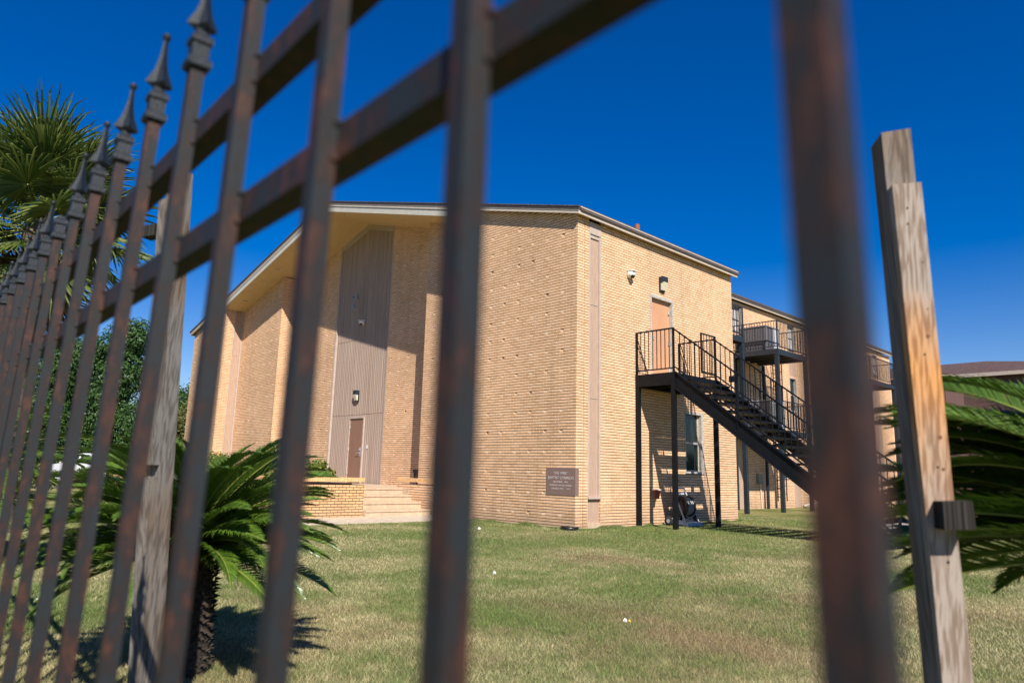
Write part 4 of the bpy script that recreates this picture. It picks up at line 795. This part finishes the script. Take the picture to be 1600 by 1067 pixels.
def tree(label, x, y, h, rad, m, seed, n=9000, size=.2, group='trees beyond the lawn', low=.03):
    r_ = random.Random(seed); t = thing('tree', label, 'tree', (x, y, 0), group); bl = []
    for k in range(34):
        u = r_.random(); z = h * (low + (1 - low) * u); rr = rad * math.sin(math.pi * min(1, (.22 + .74 * u))) ** .7; a = r_.uniform(0, 6.28); q = rr * math.sqrt(r_.random()) * .8; bl.append((x + q * math.cos(a), y + q * math.sin(a), z - .5, rad * r_.uniform(.22, .4)))
    bl.append((x, y, h - rad * .25, rad * .3))
    cloud(bl, n, size, seed).build('crown', m, t); tk = MB(); tk.tube([(x, y, 0), (x + .1, y, h * .3), (x, y + .1, h * .6), (x, y, h * .85)], [h * .03, h * .024, h * .014, h * .004], 10)
    for k in range(7):
        z = h * r_.uniform(.25, .6); a = r_.uniform(0, 6.28); tk.tube([(x, y, z), (x + rad * .35 * math.cos(a), y + rad * .35 * math.sin(a), z + h * .1), (x + rad * .7 * math.cos(a), y + rad * .7 * math.sin(a), z + h * .16)], [h * .011, h * .007, h * .002], 6)
    tk.build('trunk', M['bark'], t)
tree('tall dark green tree seen between the pickets left of the grey post', -37.5, 1.0, 9.4, 3.6, M['tree'], 11, 34000, .11)
tree('rounded green tree beside the left corner of the church', -32.5, 4.6, 7.6, 3.2, M['tree'], 12, 32000, .10)
tree('dark green tree behind the far feathery cycad', -40, -6.5, 9.2, 4.2, M['tree'], 13, 24000, .14)
tree('yellow green tree half hidden by dense fence bars', -34, -9.5, 7.5, 3.2, M['treey'], 14, 18000, .13)
tree('bushy yellowish tree touching the church corner', -28.0, 1.6, 4.4, 2.2, M['treey'], 15, 22000, .075, low=.05)
tree('broad green tree between the tall dark tree and the far cycad', -39, -2.6, 8.2, 4.0, M['tree'], 17, 26000, .12)
tree('dense low green tree right of the parked car', -35, 3.0, 5.8, 3.6, M['tree'], 18, 24000, .11)
tree('mid green tree directly above the parked car', -38.3, -.9, 8.8, 3.3, M['tree'], 19, 26000, .11)
tree('tall tree at the far left edge of the view', -30, -15, 10, 4.2, M['tree'], 16, 12000, .2)
def bush(label, x, y, z, w_, d_, h, seed, n=1500, size=.05, name='shrub', m='bush', group='shrubs in the planter'):
    t = thing(name, label, 'shrub', (x, y, z), group); r_ = random.Random(seed); bl = [(x + r_.uniform(-w_, w_) * .5, y + r_.uniform(-d_, d_) * .5, z + h * r_.uniform(.35, .8), h * r_.uniform(.22, .4)) for _ in range(10)]
    cloud(bl, n, size, seed, .9).build('leaves', M[m], t); s_ = MB()
    for b in bl: s_.tube([(x, y, z), ((x + b[0]) / 2, (y + b[1]) / 2, z + h * .4), b[:3]], [.012, .009, .004], 5)
    s_.build('stems', M['bark'], t)
bush('low green shrub in the planter beside the entrance steps', -6.25, -2.95, .84, 1.2, 1.0, .62, 21, 1700, .055)
bush('low green shrub behind the first one in the planter', -8.4, -3.2, .84, 1.4, 1.1, .62, 22, 1500, .055)
bush('yellow green shrub in the planter below the left brick pilaster', -15.5, -3.2, .84, 1.6, .8, 1.0, 23, 2200, .06)
bush('small shrub in the planter between the others', -12.5, -3.2, .84, 1.2, .8, .75, 24, 1200, .055)
bush('low weedy shrub at the foot of the far brick wing', -3.2, 22.5, 0, 1.6, .8, .9, 25, 1400, .08, group=None)
for k, (x, y, h, lb) in enumerate(((-22, -3.8, 1.25, 'rounded hedge shrub in front of the parked car'), (-22, -6.6, 1.5, 'green shrub left of the parked car'), (-22, -1.4, 1.35, 'small leafy shrub right of the parked car'))): bush(lb, x, y, 0, 2.2, 1.4, h, 30 + k, 2600, .08, 'shrub', 'treey', 'shrubs before the parking area')
# far woods so that the lawn does not run to an empty horizon
fw_b = []
for k in range(170):
    a = math.radians(-200 + 400 * 0 + k * 2.12); d_ = random.uniform(95, 130); x = 10 + d_ * math.cos(a); y = -12 + d_ * math.sin(a); fw_b.append((x, y, random.uniform(1.0, 3.6), random.uniform(2.2, 4.2)))
tag(cloud(fw_b, 42000, .75, 77).build('far_woods', M['tree']), 'dark line of distant trees along the horizon', 'woods', kind='stuff')
# ================================================================ CAR
ca = thing('parked_car', 'white car parked beyond the shrubs at the far left', 'car', (-28.3, -2.9, 0))
def carprof(w0, w1, mb, prof):
    n_ = len(prof); L_ = [(x, -w1, z) for x, z, w1 in prof]; R_ = [(x, w1, z) for x, z, w1 in prof]; mb.add(L_ + R_, [(i, (i + 1) % n_, n_ + (i + 1) % n_, n_ + i) for i in range(n_)] + [tuple(range(n_))[::-1], tuple(range(n_, 2 * n_))])
cb_ = MB(); carprof(0, 0, cb_, [(-2.2, .35, .8), (-2.25, .65, .82), (-2.1, .95, .8), (-1.5, 1.02, .8), (-.75, 1.08, .8), (-.55, 1.1, .78), (1.75, 1.12, .78), (2.15, 1.02, .8), (2.25, .6, .82), (2.2, .35, .8), (1.8, .25, .8), (-1.8, .25, .8)])
cb_ = [o_ for o_ in [cb_.build('body', M['car'], None)]][0]; cb_.parent = ca; cb_.location = (0, 0, .04); cb_.rotation_euler.z = math.radians(15)
gh = MB(); gh.hexa([(-.85, -.78, 1.07), (1.95, -.78, 1.09), (1.95, .78, 1.09), (-.85, .78, 1.07)], [(-.05, -.6, 1.5), (1.35, -.6, 1.5), (1.35, .6, 1.5), (-.05, .6, 1.5)]); gh = gh.build('windows', M['glass'], None); gh.parent = cb_
ro = MB(); ro.hexa([(-.12, -.62, 1.495), (1.42, -.62, 1.495), (1.42, .62, 1.495), (-.12, .62, 1.495)], [(.0, -.52, 1.56), (1.2, -.52, 1.56), (1.2, .52, 1.56), (.0, .52, 1.56)])
for y in (-.7, .7):
    for (xa, xb) in ((-.85, -.08), (.62, .62), (1.93, 1.36)): ro.bar((xa, y * 1.12, 1.09), (xb, y * .88, 1.5), .07, .05)
ro = ro.build('roof', M['car'], None); ro.parent = cb_
for x in (-1.4, 1.45):
    for y in (-.78, .78):
        wh = MB().lathe((x, y, .28), [(.1, -.1), (.31, -.1), (.33, 0), (.31, .1), (.1, .1)], 20, (0, 1, 0)).build('wheel', M['tyre'], None); wh.parent = ca; wh.rotation_euler.z = math.radians(15)
        rm_ = MB().lathe((x, y, .28), [(.05, -.11), (.19, -.105), (.19, .105), (.05, .11)], 14, (0, 1, 0)).build('rim', M['grey'], None); rm_.parent = wh
# ================================================================ LITTER
def scrap(x, y, s_, m, label, nm, cat, g_=None):
    mb = MB(); r_ = random.Random(int(x * 100)); n_ = 9; top_ = [(x + s_ * math.cos(a) * r_.uniform(.5, 1), y + s_ * math.sin(a) * r_.uniform(.5, 1), r_.uniform(.012, .012 + s_ * .5)) for a in np.linspace(0, 6.28, n_)[:-1]]
    mb.add([(x, y, .02 + s_ * .8)] + top_ + [(p[0], p[1], .005) for p in top_], [(0, 1 + k, 1 + (k + 1) % 8) for k in range(8)] + [(1 + k, 9 + k, 9 + (k + 1) % 8, 1 + (k + 1) % 8) for k in range(8)]); return tag(mb.build(nm, M[m]), label, cat, g_)
scrap(4.15, -6.26, .03, 'white', 'crumpled white paper scrap on the lawn right of the thick middle picket', 'paper_scrap', 'litter', 'litter on the lawn')
a_ = scrap(6.87, -7.28, .022, 'white', 'white and yellow wrapper on the dry brown patch of lawn', 'wrapper', 'litter', 'litter on the lawn')
y_ = scrap(6.905, -7.26, .014, 'yellow', None, 'yellow_end', None); y_.parent = a_
scrap(-1.04, -1.91, .045, 'white', 'pale scrap in the grass near the church wall', 'paper_scrap', 'litter', 'litter on the lawn')
# ================================================================ GRASS BLADES
def value_noise(x, y, s_, seed):
    r_ = np.random.default_rng(seed); G = r_.random((128, 128)); u = x / s_ + 1000; v = y / s_ + 1000; i = np.floor(u).astype(int); j = np.floor(v).astype(int); f = u - i; h = v - j; f = f * f * (3 - 2 * f); h = h * h * (3 - 2 * h)
    g_ = lambda a, b: G[a % 128, b % 128]
    return (g_(i, j) * (1 - f) + g_(i + 1, j) * f) * (1 - h) + (g_(i, j + 1) * (1 - f) + g_(i + 1, j + 1) * f) * h
def grass(N):
    d = 2.2 * (26 / 2.2) ** rng.random(N); a = math.radians(85) + np.radians(rng.uniform(-20, 115, N)); 
    x = CAM.x + d * np.cos(a); y = CAM.y + d * np.sin(a)
    keep = ~(((x < .02) & (y > -.01)) | ((x > -5.3) & (x < -3.45) & (y > -4.6) & (y < 0)) | ((x < -5.3) & (y > -4.55))) | ((x > -4) & (x < 0) & (y > 7.25))
    x, y, d = x[keep], y[keep], d[keep]; n_ = len(x)
    big = value_noise(x, y, 1.9, 1) * .38 + value_noise(x, y, .6, 2) * .27 + value_noise(x, y, .17, 3) * .2 + value_noise(x, y, .06, 4) * .15
    far = np.clip((d - 5) / 12, 0, 1)
    # greener next to the building and between 9 and 12 m, drier in the middle of the lawn
    wet = np.clip(1 - np.abs(y + 0.0) / 2.2, 0, 1) * (x < 6) * .25 + np.clip(1 - np.abs(x + 1) / 3, 0, 1) * (y > 0) * .3
    dry = np.clip(big * 2.8 - 1.06 - wet * 1.3 + rng.normal(0, .2, n_), 0, 1)
    hh = (.013 + .017 * rng.random(n_)) * (1 + .5 * (1 - dry)) * np.where(d < 8, 1, 1.0); wd = (.0008 + .0008 * rng.random(n_)) * (1 + np.clip(d - 3, 0, 20) * .2)
    # ragged fringe of taller blades along the foot of the walls
    ne = 26000; t_ = rng.random(ne); fr = rng.random(ne) < .33; ex = np.where(fr, -3.6 * t_, .03 + np.abs(rng.normal(0, .07, ne))); ey = np.where(fr, -.02 - np.abs(rng.normal(0, .07, ne)), 7.2 * t_)
    x[:ne] = ex; y[:ne] = ey; d[:ne] = 17; keepd = value_noise(ex, ey, .3, 41) ; hh[:ne] = (.02 + .10 * keepd ** 2 * rng.random(ne)); wd[:ne] = .006; dry[:ne] *= .4
    th = rng.uniform(0, 2 * np.pi, n_); ln = rng.uniform(.2, 1.25, n_) * hh; lx, ly = np.cos(th), np.sin(th); ph = rng.uniform(0, 2 * np.pi, n_); px, py = np.cos(ph) * wd, np.sin(ph) * wd
    V = np.zeros((n_, 3, 3)); V[:, 0] = np.stack([x - px, y - py, np.zeros(n_)], 1); V[:, 1] = np.stack([x + px, y + py, np.zeros(n_)], 1); V[:, 2] = np.stack([x + lx * ln, y + ly * ln, hh], 1)
    green = np.array([.15, .22, .056]); straw = np.array([.54, .46, .26]); brown = np.array([.24, .155, .085])
    br_ = np.clip((value_noise(x, y, 1.3, 9) * .7 + value_noise(x, y, .3, 19) * .3 - .52) * 6, 0, 1)[:, None] * rng.random((n_, 1)) ** .5
    for (bx_, by_, rx_, ry_) in ((6.4, -7.1, 1.3, .5), (8.0, -7.4, 1.0, .6), (3.6, -3.8, 1.6, .5), (8.4, -4.4, 1.3, .7)):   # dead patches
        gp = np.exp(-((x - bx_) / rx_) ** 2 - ((y - by_) / ry_) ** 2) * (.45 + value_noise(x, y, .35, 33)); br_ = np.clip(br_ + (gp * .85)[:, None] * rng.random((n_, 1)) ** .4, 0, 1); dry = np.clip(dry + gp * .6, 0, 1)
    st_ = straw * (1 - br_ * .75) + brown * br_ * .75
    colr = green * (1 - dry[:, None]) + st_ * dry[:, None]; colr *= rng.uniform(.5, 1.45, (n_, 1))
    me = bpy.data.meshes.new('grass'); me.vertices.add(n_ * 3); me.vertices.foreach_set('co', V.reshape(-1)); me.loops.add(n_ * 3); me.loops.foreach_set('vertex_index', np.arange(n_ * 3, dtype=np.int32)); me.polygons.add(n_); me.polygons.foreach_set('loop_start', np.arange(0, n_ * 3, 3, dtype=np.int32))
    me.update(calc_edges=True); at = me.color_attributes.new('col', 'FLOAT_COLOR', 'POINT'); cc = np.ones((n_, 3, 4)); cc[:, :, :3] = colr[:, None, :]; at.data.foreach_set('color', cc.reshape(-1))
    me.materials.append(M['grassblade']); o = bpy.data.objects.new('grass', me); COL.objects.link(o); return tag(o, 'short patchy lawn grass, green near the walls and straw coloured elsewhere', 'grass', kind='stuff')
grass(1500000)
